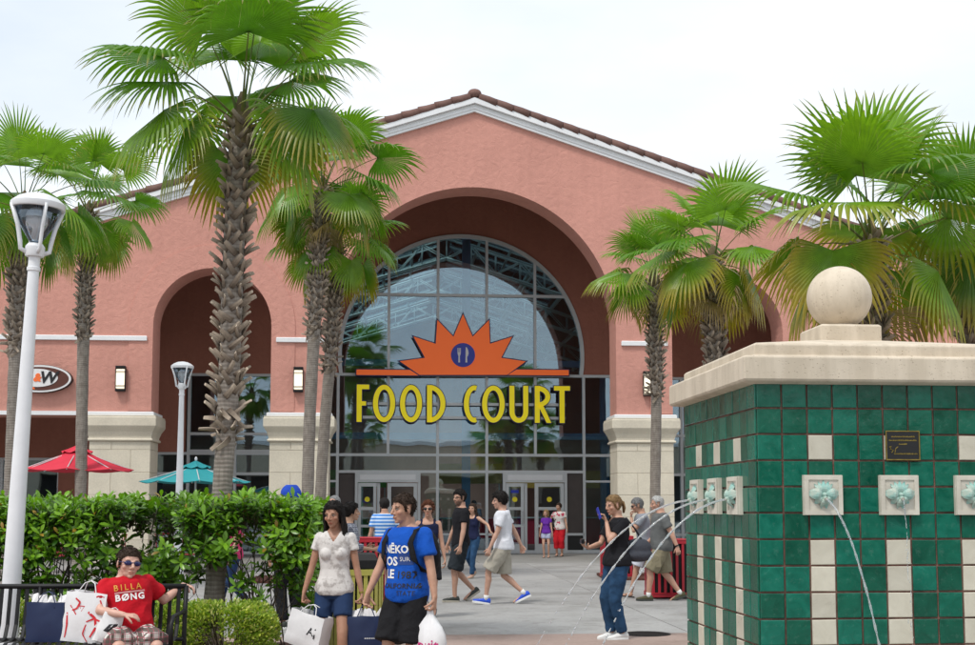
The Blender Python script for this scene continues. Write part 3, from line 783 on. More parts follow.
def put_tile(face, col, row):
    global n_tiles
    x = (col + .5) * FT; z = FTOP - (row + .5) * FT
    if face == 'front': loc, nrm, tan = Vector((x, 0, z)), Vector((0, -1, 0)), Vector((1, 0, 0))
    elif face == 'left': loc, nrm, tan = Vector((0, x, z)), Vector((-1, 0, 0)), Vector((0, -1, 0))
    elif face == 'back': loc, nrm, tan = Vector((x, FW, z)), Vector((0, 1, 0)), Vector((-1, 0, 0))
    else: loc, nrm, tan = Vector((FW, x, z)), Vector((1, 0, 0)), Vector((0, 1, 0))
    Mx = Matrix((tan, nrm.cross(tan), nrm)).transposed()
    Mx = Mx @ Matrix.Rotation(random.uniform(-.008, .008), 3, 'X') @ Matrix.Rotation(random.uniform(-.008, .008), 3, 'Y') @ Matrix.Rotation(random.uniform(-.012, .012), 3, 'Z')
    if face in ('front', 'left') and row < 13:
        o = link('tile', tile_mesh, None, FTN, loc + nrm * random.uniform(-.0012, .0012)); o.rotation_euler = Mx.to_euler()
        if not tile_mesh.materials: tile_mesh.materials.append(M('green_tile'))
        o.material_slots[0].link = 'OBJECT'; o.material_slots[0].material = M('cream_tile' if is_cream(col, row) else 'green_tile')
    else:
        (rest if not is_cream(col, row) else restc).add([loc + Mx @ Vector(v) for v in tm2.v], tm2.f)
restc = MB()
for face in ('front', 'left', 'back', 'right'):
    for r in range(NR):
        for c in range(FN): put_tile(face, c, r)
tag(rest.build('green_tiles_rest', M('green_tile'), FTN), kind='stuff'); tag(restc.build('cream_tiles_rest', M('cream_tile'), FTN), kind='stuff')
# cap
def mk_pitted(name, base):
    m, nt, b = new_mat(name); v = coords(nt)
    c1 = ramp(nt, noise_n(nt, v, 3, 6, .6), [(.3, sc(base, .88)), (.7, sc(base, 1.06))])
    vo = nt.nodes.new('ShaderNodeTexVoronoi'); vo.inputs['Scale'].default_value = 55
    nt.links.new(v, vo.inputs['Vector'])
    pit = ramp(nt, vo.outputs['Distance'], [(.10, (.55, .5, .45)), (.22, (1, 1, 1))])
    msk = ramp(nt, noise_n(nt, v, 14, 3), [(.48, (0, 0, 0)), (.6, (1, 1, 1))])
    c = mixc(nt, msk, c1, mixc(nt, 1.0, c1, pit, 'MULTIPLY'))
    st = ramp(nt, noise_n(nt, coords(nt, 'Object', (6, 6, 1)), 1.3, 5, .65), [(.42, (.86, .85, .83)), (.6, (1, 1, 1))])
    nt.links.new(mixc(nt, 1.0, c, st, 'MULTIPLY'), b.inputs['Base Color']); b.inputs['Roughness'].default_value = .85
    bump_n(nt, b, pit, .6, .006); return m
mk_pitted('coral_stone', (.66, .57, .45))
MB().rectstack(0, FW, 0, FW, [(FTOP - .012, .02), (FTOP - .002, .085), (FTOP + .012, .095), (FTOP + .14, .095), (FTOP + .15, .085), (FTOP + .154, .02), (FTOP + .162, .005), (FTOP + .225, .005), (FTOP + .237, -.01), (FTOP + .345, -.64), (FTOP + .35, -.66)]).build('stone_cap', M('coral_stone'), FTN, bevel=.006)
cc = FW / 2; PZ = FTOP + .305
MB().rectstack(cc - .205, cc + .205, cc - .205, cc + .205, [(PZ, 0), (PZ + .135, 0), (PZ + .15, -.012)]).build('plinth', M('coral_stone'), FTN, bevel=.006)
MB().lathe([(.0, PZ + .15), (.11, PZ + .15), (.10, PZ + .175), (.0, PZ + .175)], 28, cc, cc).build('ball_seat', M('coral_stone'), FTN, smooth=True, auto=40)
MB().ell((cc, cc, PZ + .15 + .205), .213, 48, 28).build('ball', M('coral_stone'), FTN, smooth=True)
# flower spout plaques
m, nt, b = new_mat('spout_stone'); v = coords(nt)
base_ = ramp(nt, noise_n(nt, v, 12, 5), [(.3, (.50, .46, .38)), (.7, (.66, .62, .53))])
cab = nt.nodes.new('ShaderNodeVertexColor'); cab.layer_name = 'tint'
pat = mixc(nt, ramp(nt, noise_n(nt, v, 16, 4), [(.35, (.35, .35, .35)), (.65, (1, 1, 1))]), base_, (.23, .47, .42))
sep = nt.nodes.new('ShaderNodeSeparateColor'); nt.links.new(cab.outputs['Color'], sep.inputs[0])
nt.links.new(mixc(nt, sep.outputs[0], base_, pat), b.inputs['Base Color']); b.inputs['Roughness'].default_value = .75
bump_n(nt, b, noise_n(nt, v, 90, 3), .3, .003)
def spout_mesh():
    mb = MB(); q = .118; lo = (0, 0, 0); hi = (1, 1, 1)
    mb.rectstack(-q, q, -q, q, [(0, 0), (.024, 0), (.030, -.005)]); mb.c = [lo] * len(mb.v)
    n0 = len(mb.v)
    # raised frame
    f = q - .002; g = q - .028
    for x0, x1, y0, y1 in ((-f, f, g, f), (-f, f, -f, -g), (-f, -g, -g, g), (g, f, -g, g)):
        mb.add(*(lambda t: (t.v, t.f))(MB().box(x0, x1, y0, y1, .029, .037)), col=lo)
    # petals: fan above, two big side petals, lower lip
    def petal(ang, l, w, hgt, tilt=.25):
        Mr = Matrix.Rotation(ang, 3, 'Z')
        rows = []
        for i in range(7):
            t = i / 6; ww = w * math.sin(PI * (.12 + .85 * t)) ; row = []
            for k in range(5):
                s_ = (k - 2) / 2
                row.append(Mr @ Vector((.012 + l * t, ww * s_, .03 + hgt * math.sin(PI * min(t + .15, 1)) * (1 - .45 * s_ * s_) + (0 if abs(s_) < .1 else .002))))
            rows.append(row)
        vs = [p for r in rows for p in r]; fs = []
        for i in range(6):
            for k in range(4): fs.append((i * 5 + k, i * 5 + k + 1, (i + 1) * 5 + k + 1, (i + 1) * 5 + k))
        mb.add(vs, fs, col=hi)
    for a in (50, 68, 90, 112, 130): petal(R(a), .075, .014, .022)
    for a in (8, 172): petal(R(a), .088, .034, .045)
    for a in (-42, 222): petal(R(a), .062, .022, .035)
    for a in (-78, 258): petal(R(a), .07, .017, .042)
    mb.ell((0, .002, .045), (.016, .016, .022), 12, 8, col=hi)
    mb.tube([(0, -.012, .03), (0, -.018, .06), (0, -.024, .078)], [.014, .013, .012], 10, col=hi)
    mb.tube([(0, -.018, .0605), (0, -.024, .0795)], [.006, .008], 8, col=(0, 0, 0))
    m = mb.mesh('spout_plaque'); return m
spm = spout_mesh()
SP_W = []
for face in ('left', 'front'):
    for c in (2, 5, 8):
        x = (c + .5) * FT
        if face == 'front': loc, nrm, tan = Vector((x, -.006, SPZ)), Vector((0, -1, 0)), Vector((1, 0, 0))
        else: loc, nrm, tan = Vector((-.006, x, SPZ)), Vector((-1, 0, 0)), Vector((0, -1, 0))
        o = link('spout_plaque', spm, M('spout_stone'), FTN, loc); o.rotation_euler = Matrix((tan, nrm.cross(tan), nrm)).transposed().to_euler()
        tip = loc + nrm * .078 + Vector((0, 0, -.024)); Rm = Matrix.Rotation(FR, 3, 'Z')
        SP_W.append((face, c, FO + Rm @ tip, Rm @ nrm, Rm @ tan))
# small bronze plaque
bp = at(901.5, 445.5, 7.34 + (901.5 - 757) / 26 * FT * math.sin(FR)); lp = Matrix.Rotation(-FR, 3, 'Z') @ (bp - FO)
PQ = empty('bronze_plaque', (lp.x, -.009, lp.z), 0, FTN)
MB().box(-.105, .105, -.012, 0, -.088, .088).build('plate', M('sign_black'), PQ, bevel=.004)
pm('old_brass', (.30, .22, .05), .45, .3, 20, metal=.7)
for a in ((-.105, .105, .082, .088), (-.105, .105, -.088, -.082), (-.105, -.099, -.082, .082), (.099, .105, -.082, .082)):
    MB().box(a[0], a[1], -.0145, -.0125, a[2], a[3]).build('border', M('old_brass'), PQ)
rl = MB(); rnd = random.Random(3)
for z, x0, x1 in ((.052, -.07, .075), (.03, -.085, .085), (.008, -.025, .025), (-.05, -.055, .09)):
    x = x0
    while x < x1:
        w = rnd.uniform(.003, .009); rl.box(x, min(x + w, x1), -.0138, -.0121, z - .004, z + rnd.uniform(.002, .005)); x += w + .0025
rl.tube([(-.085, -.013, -.012), (-.072, -.013, -.004), (-.078, -.013, -.022), (-.06, -.013, -.03), (-.07, -.013, -.044)], .003, 6); rl.tube([(-.05, -.013, -.045), (-.045, -.013, -.02), (-.03, -.013, -.008)], .0025, 6)
rl.build('worn_engraving', M('old_brass'), PQ)
# ------------------------------------------------------------------ water jets
m, nt, b = new_mat('water')
b.inputs['Base Color'].default_value = (.9, .95, 1, 1); b.inputs['Roughness'].default_value = .06; b.inputs['IOR'].default_value = 1.33; b.inputs['Transmission Weight'].default_value = .75
v = coords(nt); nt.links.new(ramp(nt, noise_n(nt, v, 40, 3), [(.3, (.80, .88, .94)), (.7, (1, 1, 1))]), b.inputs['Base Color'])
def jet(p0, vel, r0, tmax, label, breakup=.55, seed=1):
    rn = random.Random(seed); root = empty('water_jet', p0); tag(root, label, 'water', 'jets of the fountain')
    mb = MB(); pts = []; rad = []
    n = int(tmax / .008)
    tb = tmax * breakup
    side = Vector((rn.uniform(-1, 1), rn.uniform(-1, 1), 0)) * .003
    for i in range(n + 1):
        t = i * .008
        p = vel * t + Vector((0, 0, -4.9 * t * t)) + side * math.sin(t * 60) * (t / tmax)
        if t < tb:
            pts.append(p); rad.append(r0 * (1 - .25 * t / tmax) * (1 + .5 * math.sin(t * 210 + rn.uniform(0, 1.6)) * min(1, t / tb * 1.4)))
        else:
            if pts: mb.tube(pts, rad, 8); pts = []
            if rn.random() < .9:
                d = (vel + Vector((0, 0, -9.8 * t))).normalized()
                l = rn.uniform(.006, .03); rr = r0 * rn.uniform(.5, 1.0)
                jx = Vector((rn.gauss(0, 1), rn.gauss(0, 1), rn.gauss(0, 1))) * .010 * (t - tb) / max(tmax - tb, .01)
                mb.tube([p + jx - d * l, p + jx - d * l * .5, p + jx + d * l * .3, p + jx + d * l * .6], [rr * .15, rr * .8, rr, rr * .2], 6)
                if rn.random() < .4: mb.ell(p + jx * 4 + Vector((rn.gauss(0, .01), rn.gauss(0, .01), 0)), rr * .5, 6, 5)
    if pts: mb.tube(pts, rad, 8)
    tag(mb.build('stream', M('water'), root, smooth=True), kind='stuff')
for i, (face, c, p, n_, t_) in enumerate(SP_W):
    if face == 'left':
        spd = {2: 1.95, 5: 2.28, 8: 2.52}[c]
        jet(p, n_ * spd + Vector((0, 0, -.28)), .0064, .66, ['water jet from the near spout of the shaded tiled side', 'water jet from the middle spout of the shaded tiled side', 'water jet from the far spout of the shaded tiled side'][(c - 2) // 3], .52, i)
    elif c == 2: jet(p, n_ * .25 + t_ * .72 + Vector((0, 0, -.55)), .0068, .56, 'slanting water jet from the spout on the plaque side nearest the corner', .95, i)
    elif c == 5: jet(p, n_ * .10 + t_ * .04 + Vector((0, 0, -.2)), .0036, .58, 'thin broken trickle from the spout under the bronze plaque', .12, i)
# ================================================================== vegetation materials
def mk_leaf(name, rough=.42, transl=.3, spec=.5, use_rnd=False):
    m, nt, b = new_mat(name); out = nt.nodes['Material Output']
    ca = nt.nodes.new('ShaderNodeVertexColor'); ca.layer_name = 'tint'
    v = coords(nt)
    k = ramp(nt, noise_n(nt, v, 7, 4), [(.3, (.78, .80, .75)), (.7, (1.15, 1.12, 1.1))])
    c = mixc(nt, 1.0, ca.outputs['Color'], k, 'MULTIPLY')
    if use_rnd:
        oi = nt.nodes.new('ShaderNodeObjectInfo'); c = mixc(nt, 1.0, c, ramp(nt, oi.outputs['Random'], [(0, (.75, .8, .8)), (1, (1.15, 1.1, 1))]), 'MULTIPLY')
    nt.links.new(c, b.inputs['Base Color']); b.inputs['Roughness'].default_value = rough; b.inputs['Specular IOR Level'].default_value = spec
    t = nt.nodes.new('ShaderNodeBsdfTranslucent')
    tc_ = mixc(nt, 1.0, c, (1.5, 1.6, .7), 'MULTIPLY'); nt.links.new(tc_, t.inputs[0])
    s = nt.nodes.new('ShaderNodeMixShader'); s.inputs[0].default_value = transl
    nt.links.new(b.outputs[0], s.inputs[1]); nt.links.new(t.outputs[0], s.inputs[2]); nt.links.new(s.outputs[0], out.inputs['Surface'])
    return m
mk_leaf('palm_leaf', .38, .32, .5)
mk_leaf('hedge_leaf', .33, .25, .55, True)
mk_leaf('box_leaf', .4, .25, .4)
pm('bark', (1, 1, 1), .95, .25, 6, .25, 40, .6, 40, .01, tint=True)
m, nt, b = new_mat('palm_trunk_skin'); v = coords(nt)
wv = nt.nodes.new('ShaderNodeTexWave'); wv.wave_type = 'BANDS'; wv.bands_direction = 'Z'; wv.inputs['Scale'].default_value = 7; wv.inputs['Distortion'].default_value = 2.5; wv.inputs['Detail'].default_value = 3
nt.links.new(v, wv.inputs['Vector'])
c = mixc(nt, 1.0, ramp(nt, noise_n(nt, v, 9, 5), [(.3, (.20, .17, .145)), (.7, (.32, .285, .25))]), ramp(nt, wv.outputs['Fac'], [(.0, (.80, .78, .76)), (.5, (1, 1, 1))]), 'MULTIPLY')
fi = ramp(nt, noise_n(nt, coords(nt, 'Object', (30, 30, 1.5)), 2, 4), [(.3, (.75, .74, .72)), (.6, (1, 1, 1))])
nt.links.new(mixc(nt, 1.0, c, fi, 'MULTIPLY'), b.inputs['Base Color']); b.inputs['Roughness'].default_value = .95
bump_n(nt, b, wv.outputs['Fac'], .35, .01)

def lerp3(a, b, t): return tuple(a[i] + (b[i] - a[i]) * t for i in range(3))
GREEN_D, GREEN, GREEN_L, YEL, STRAW, BRN = (.026, .105, .009), (.070, .205, .010), (.200, .370, .018), (.34, .27, .025), (.40, .30, .13), (.20, .13, .07)
def frond_mesh(rn, az, el, lp, rb, age, nseg=40, base=(0, 0, 0), yb=0.0):
    """one fan leaf in palm coordinates: petiole, pleated blade, split drooping tips, threads. age 0 young .. 1 dead"""
    mb = MB(); dead = age > .97
    bend = R(6 + 40 * age) * rn.uniform(.7, 1.2)
    p = Vector(base); hx = Vector((math.cos(az), math.sin(az), 0))
    pts = []; e = el
    for i in range(7):
        pts.append(p.copy()); d = hx * math.cos(e) + Vector((0, 0, math.sin(e))); p = p + d * (lp / 6); e -= bend / 6
    pc = lerp3((.10, .17, .03), (.26, .22, .05), min(1, age * 1.2)) if not dead else STRAW
    rp_ = [(.040, .016), (.026, .013), (.020, .010), (.017, .009), (.015, .008), (.013, .007), (.012, .006)]
    mb.tube(pts, [(a * rb / .9 * .55, b_ * rb) for a, b_ in rp_], 6, col=pc, up=(-hx.y, hx.x, 0))
    e -= R(8 + 26 * age) * rn.uniform(.6, 1.3)
    X = hx * math.cos(e) + Vector((0, 0, math.sin(e))); Y = Vector((-hx.y, hx.x, 0)); Z = X.cross(Y)
    roll = rn.uniform(-.35, .35); Y, Z = Y * math.cos(roll) + Z * math.sin(roll), Z * math.cos(roll) - Y * math.sin(roll)
    hub = pts[-1]
    span = R(118) if not dead else R(60); dphi = 2 * span / nseg
    grav = (.22 + .95 * age) * rn.uniform(.8, 1.2); fold = (-.10 + .55 * age)
    if dead: grav = 2.2; fold = .9
    split0 = rn.uniform(.5, .62)
    base_g = lerp3(GREEN_L, GREEN, min(1, rn.uniform(.1, .9) + age * .3)) if age < .35 else lerp3(GREEN, GREEN_D, rn.uniform(0, .7))
    if .5 < age <= .97: base_g = lerp3(base_g, GREEN_L, rn.uniform(0, .7))
    yel = max(0, age - .42) * 1.3 * rn.uniform(.3, 1.2) + (yb * rn.uniform(.3, 1.3) if age > .45 else 0)
    ST = [0, .22, .45, .6, .72, .84, .93, 1.0]
    for k in range(nseg):
        phi = -span + dphi * (k + .5); cph, sph = math.cos(phi), math.sin(phi)
        L = rb * (.70 + .30 * math.cos(phi * .62)) * rn.uniform(.93, 1.04)
        D = (X * cph + Y * sph - Z * (fold * abs(sph) - .06)).normalized()
        T = (-X * sph + Y * cph).normalized()
        hang = grav * rn.uniform(.55, 1.5); tw = rn.uniform(-.25, .25)
        q = hub.copy(); prev = 0; vs = []; cols = []
        for s in ST:
            ds = (s - prev) * L; mid = (s + prev) / 2; prev = s
            bendk = hang * (max(0, mid - .25) ** 1.6) * 2.2 * (1.35 if mid > split0 else .22)
            D2 = (D + Vector((0, 0, -1)) * bendk + T * tw * max(0, mid - split0)).normalized()
            q = q + D2 * ds
            nrm = D2.cross(T).normalized()
            wfull = s * L * math.tan(dphi / 2)
            sp = split0 * L * math.tan(dphi / 2)
            w = max(wfull * 1.01 if s <= split0 else sp * (1.0 - (s - split0) / (1 - split0)) ** .8 * 1.0, .0012)
            up_ = nrm * (w * .55) * (1 if k % 2 == 0 else 1)
            vs += [q - T * w, q + up_, q + T * w]
            if dead: cc_ = lerp3(STRAW, BRN, min(1, s * rn.uniform(.2, 1)))
            else:
                cc_ = lerp3(base_g, GREEN_L, .35 * s)
                ty = min(1, max(0, (s - .72 + yel * .5) * 3.2) * (yel + .12)); cc_ = lerp3(cc_, YEL, ty)
                if s > .92: cc_ = lerp3(cc_, STRAW, .6)
            cols += [cc_] * 3
        n0 = len(mb.v); mb.add(vs, [(i * 3 + j, i * 3 + j + 1, i * 3 + j + 4, i * 3 + j + 3) for i in range(len(ST) - 1) for j in (0, 1)], col=cols[0])
        mb.c[n0:] = cols
        # fibre threads between the tips
        if k % 3 == 0 and not dead:
            a0_ = Vector(vs[9]); a = a0_.copy(); l = rn.uniform(.15, .45) * rb; hd = Vector((rn.uniform(-.3, .3), rn.uniform(-.3, .3), -1)) * .5 + D * .5
            tv = []
            for j in range(5):
                tv += [a, a + T * .0022]; hd = (hd + Vector((0, 0, -.35)) + Vector((rn.uniform(-.2, .2), rn.uniform(-.2, .2), 0))).normalized(); a = a + hd * l / 4
            mb.add(tv, [(2 * j, 2 * j + 1, 2 * j + 3, 2 * j + 2) for j in range(4)], col=lerp3(STRAW, GREEN_L, .4))
    return mb.mesh('frond')
def boot_mesh(rn, l=.17, w=.075):
    mb = MB(); rings = []; cols = []
    for i in range(6):
        t = i / 5; ww = w * (1.05 - .45 * t) / 2; th = .030 * (1 - .45 * t) / 2
        x = .006 + .075 * t ** 1.7; z = l * t; 
        rings.append([(x - th, -ww, z), (x + th * .4, -ww * .9, z), (x + th, 0, z), (x + th * .4, ww * .9, z), (x - th, ww, z), (x - th * 1.1, 0, z)])
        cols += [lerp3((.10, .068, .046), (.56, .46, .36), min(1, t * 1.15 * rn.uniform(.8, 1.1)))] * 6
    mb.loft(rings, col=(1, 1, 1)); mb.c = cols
    return mb.mesh('leaf_base')
BOOTS = [boot_mesh(random.Random(i), random.Random(i + 20).uniform(.13, .22), random.Random(i + 40).uniform(.062, .098)) for i in range(6)]
for bm_ in BOOTS: bm_.materials.append(M('bark'))
def palm(px_top, py_top, px_base, Y, label, rb=.88, n=28, r_smooth=.11, r_boot=.15, boot_px=350, seed=1, base_z=0.0, individual=False, rows=.105, rot=0.0, el_lo=-26, dead=0, lean=.0, lp=(.60, 1.0), clear=0, yb=0.0, pw=.9):
    rn = random.Random(seed)
    top = at(px_top, py_top, Y); X0 = (px_base - CX) / FPX * Y
    root = empty('palm_tree', (X0, Y, base_z)); tag(root, label, 'palm tree', 'fan palms of the plaza')
    H_ = top.z - base_z; dx = top.x - X0
    zb = at(px_top, boot_px, Y).z - base_z
    def cpos(z):
        t = z / H_; return Vector((dx * (t ** 1.25) + .02 * math.sin(t * 7 + seed), lean * t * t, z))
    tr = MB(); zs = np.linspace(-.1, H_, 40)
    def rad(z):
        base_flare = .055 * math.exp(-max(z, 0) / .22)
        return (r_smooth + base_flare) if z < zb else r_smooth + (r_boot * .80 - r_smooth) * min(1, (z - zb) / .3)
    tr.tube([cpos(z) for z in zs], [rad(z) * (1 + .03 * math.sin(z * 23)) for z in zs], 18)
    trunk = tr.build('trunk', M('palm_trunk_skin'), root, smooth=True)
    allb = MB(); z = zb; k = 0; per = max(6, int(2 * PI * r_boot / .105))
    while z < H_ - .02:
        for j in range(per):
            a = 2 * PI * (j + .5 * (k % 2)) / per + rn.uniform(-.12, .12)
            zz = z + rn.uniform(-.04, .04); c = cpos(zz); rr = rad(zz) * .93
            tilt = (1 if (k % 2) else -1) * R(rn.uniform(32, 60))
            out_t = R(rn.uniform(-8, 12))
            ragged = zz < zb + .35
            if ragged and rn.random() < .6: out_t += R(rn.uniform(10, 32)); tilt *= 1.2
            Mx = Matrix.Translation(c) @ Matrix.Rotation(a, 4, 'Z') @ Matrix.Translation((rr, 0, 0)) @ Matrix.Rotation(out_t, 4, 'Y') @ Matrix.Rotation(tilt, 4, 'X') @ Matrix.Scale((r_boot / .19) ** .5 * rn.uniform(.8, 1.15) , 4)
            if ragged and rn.random() < .35: Mx = Mx @ Matrix.Rotation(PI * .85, 4, 'Y')
            mesh_ = BOOTS[rn.randrange(6)]
            if individual:
                o = link('leaf_base', mesh_, None, trunk); o.matrix_local = Mx
            else:
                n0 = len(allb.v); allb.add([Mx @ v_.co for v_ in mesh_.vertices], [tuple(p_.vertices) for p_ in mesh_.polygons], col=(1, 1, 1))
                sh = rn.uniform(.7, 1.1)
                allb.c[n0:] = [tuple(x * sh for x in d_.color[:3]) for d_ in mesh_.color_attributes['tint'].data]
        z += rows; k += 1
    if allb.v: tag(allb.build('leaf_bases', M('bark'), trunk), kind='stuff')
    crown = empty('crown', cpos(H_), 0, root)
    # fibrous heart
    hb = MB(); hb.tube([(0, 0, -.25), (0, 0, 0), (0, 0, .18), (0, 0, .32)], [r_boot * .8, r_boot * .85, r_boot * .5, .02], 10, col=(.16, .12, .06)); hb.build('heart', M('bark'), crown)
    for i in range(n + dead):
        t = i / (n - 1)
        if i >= n: age, el = 1.0, R(rn.uniform(-75, -55))
        else:
            el = R(84 + (el_lo - 84) * t ** pw + rn.uniform(-7, 7)); age = min(.95, max(0, t * .95 + rn.uniform(-.1, .1)))
        az = rot + i * 2.39996 + rn.uniform(-.25, .25)
        if clear and el < R(38):
            dd_ = (az + PI / 2 + PI) % (2 * PI) - PI
            if abs(dd_) < R(clear): az += math.copysign(R(clear) - abs(dd_), dd_)
        l = (lp[0] + (lp[1] - lp[0]) * math.sin(PI * min(1, t * .75 + .2))) * rn.uniform(.85, 1.12) * rb / .88
        fm = frond_mesh(rn, az, el, l, rb * rn.uniform(.85, 1.08) * (.97 if t < .08 else 1), age, 40 if rb > 1 or individual else 34, (math.cos(az) * r_boot * .4, math.sin(az) * r_boot * .4, .12 - .22 * t), yb)
        link('frond', fm, M('palm_leaf'), crown)
    return root
palm(243, 122, 217, 12.62, 'tall fan palm with crosshatched trunk rising out of the clipped hedge', .90, 21, .100, .138, 440, 11, individual=True, rows=.112, rot=.6, lp=(.52, .92), el_lo=6, clear=60, pw=1.0)
palm(24, 208, 9, 22.0, 'fan palm behind the white lamp post in front of the oval sign', .95, 19, .115, .165, 352, 12, rot=1.9)
palm(88, 214, 81, 28.0, 'slender fan palm rising behind the red parasol', .98, 19, .13, .165, 338, 13, rot=.3)
palm(322, 190, 306, 25.5, 'fan palm with a dead brown leaf, partner of a palm with a shared crown', 1.02, 22, .125, .165, 335, 14, rot=2.2, dead=2)
palm(337, 248, 319, 26.6, 'shorter fan palm set close behind the palm with the dead leaf', .92, 17, .12, .16, 372, 15, rot=.9)
palm(655, 282, 655, 27.0, 'slim fan palm standing in front of the pillar between the arches', .95, 18, .115, .165, 395, 16, rot=2.6, yb=.3, lp=(.5, .78), el_lo=-16, clear=50)
palm(714, 262, 716, 22.0, 'fan palm with hanging dead leaves in front of the fountain side arch', .98, 17, .13, .17, 420, 17, rot=.2, dead=3, yb=.4, lp=(.5, .75), el_lo=-14, clear=50)
palm(872, 246, 878, 15.0, 'broad fan palm with huge upright leaves behind the stone ball', 1.12, 17, .13, .17, 420, 18, rot=1.15, lp=(.58, .74), clear=45, yb=.5, dead=1, pw=1.2, el_lo=-14)
palm(969, 246, 970, 17.0, 'fan palm at the edge beyond the fountain, next to the broad palm', 1.05, 18, .13, .17, 420, 21, rot=2.0, yb=.45, dead=2, lp=(.45, .75))
# mulch beds
def mulch_bed(poly, label):
    b_ = MB(); b_.prism(poly, 0.001, .05, 'xy'); o = b_.build('mulch_bed', M('mulch')); tag(o, kind='structure'); 
    rn = random.Random(len(label)); ch = MB()
    xs = [p[0] for p in poly]; ys = [p[1] for p in poly]
    for i in range(500):
        x, y = rn.uniform(min(xs), max(xs)), rn.uniform(min(ys), max(ys)); a = rn.uniform(0, PI); l = rn.uniform(.02, .05)
        ch.tube([(x, y, .05), (x + l * math.cos(a), y + l * math.sin(a), .05 + rn.uniform(.0, .03))], .006, 4)
    tag(ch.build('bark_chips', M('mulch')), label, 'mulch', kind='stuff')
mulch_bed([(-9, 9.9), (-1.75, 9.9), (-1.15, 12.0), (-1.35, 13.9), (-9, 13.9)], 'loose red bark chips under the hedge and low shrubs')
for cx_, cy_, nm in ((3.66, 27, 'loose bark chips round the slim palm by the pillar'), (-3.75, 26, 'loose bark chips round the paired palms near the entrance')):
    mulch_bed([(cx_ - 1.2, cy_ - .8), (cx_ + 1.2, cy_ - .8), (cx_ + 1.2, cy_ + 1.2), (cx_ - 1.2, cy_ + 1.2)], nm)

# ================================================================== hedge
def leaf_geo(mb, base, d, nrm, l, w, col, curl=.25, tipw=.62):
    """obovate leaf with a fold along the midrib"""
    d = d.normalized(); s = d.cross(nrm).normalized(); n = s.cross(d)
    rows = [(0, .06), (.3, .55), (.62, 1.0), (.86, .72), (1.0, .08)]
    vs = []
    for t, k in rows:
        c = base + d * (l * t) - n * (curl * l * t * t)
        vs += [c - s * (w / 2 * k) + n * (.12 * w * k), c, c + s * (w / 2 * k) + n * (.12 * w * k)]
    fs = [(i * 3 + j, i * 3 + j + 1, i * 3 + j + 4, i * 3 + j + 3) for i in range(4) for j in (0, 1)]
    mb.add(vs, fs, col=col)
def sprig_mesh(seed):
    rn = random.Random(seed); mb = MB(); hgt = rn.uniform(.08, .14)
    mb.tube([(0, 0, -.10), (0, 0, 0), (.005, 0, hgt)], [.005, .004, .002], 5, col=(.10, .08, .04))
    n = rn.randint(9, 13)
    for i in range(n):
        t = i / n; a = i * 2.4 + rn.uniform(-.3, .3); el = R(rn.uniform(5, 30) + 55 * t * t)
        d = Vector((math.cos(a) * math.cos(el), math.sin(a) * math.cos(el), math.sin(el)))
        nr = Vector((-math.cos(a) * math.sin(el), -math.sin(a) * math.sin(el), math.cos(el)))
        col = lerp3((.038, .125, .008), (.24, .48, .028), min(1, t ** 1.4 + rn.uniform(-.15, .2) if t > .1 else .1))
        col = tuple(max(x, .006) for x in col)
        if rn.random() < .02: col = (.32, .20, .03)
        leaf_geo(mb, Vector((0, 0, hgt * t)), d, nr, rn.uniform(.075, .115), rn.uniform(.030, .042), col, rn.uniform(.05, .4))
    return mb.mesh('leaf_sprig', True)
SPRIGS = [sprig_mesh(i) for i in range(6)]
for s_ in SPRIGS: s_.materials.append(M('hedge_leaf'))
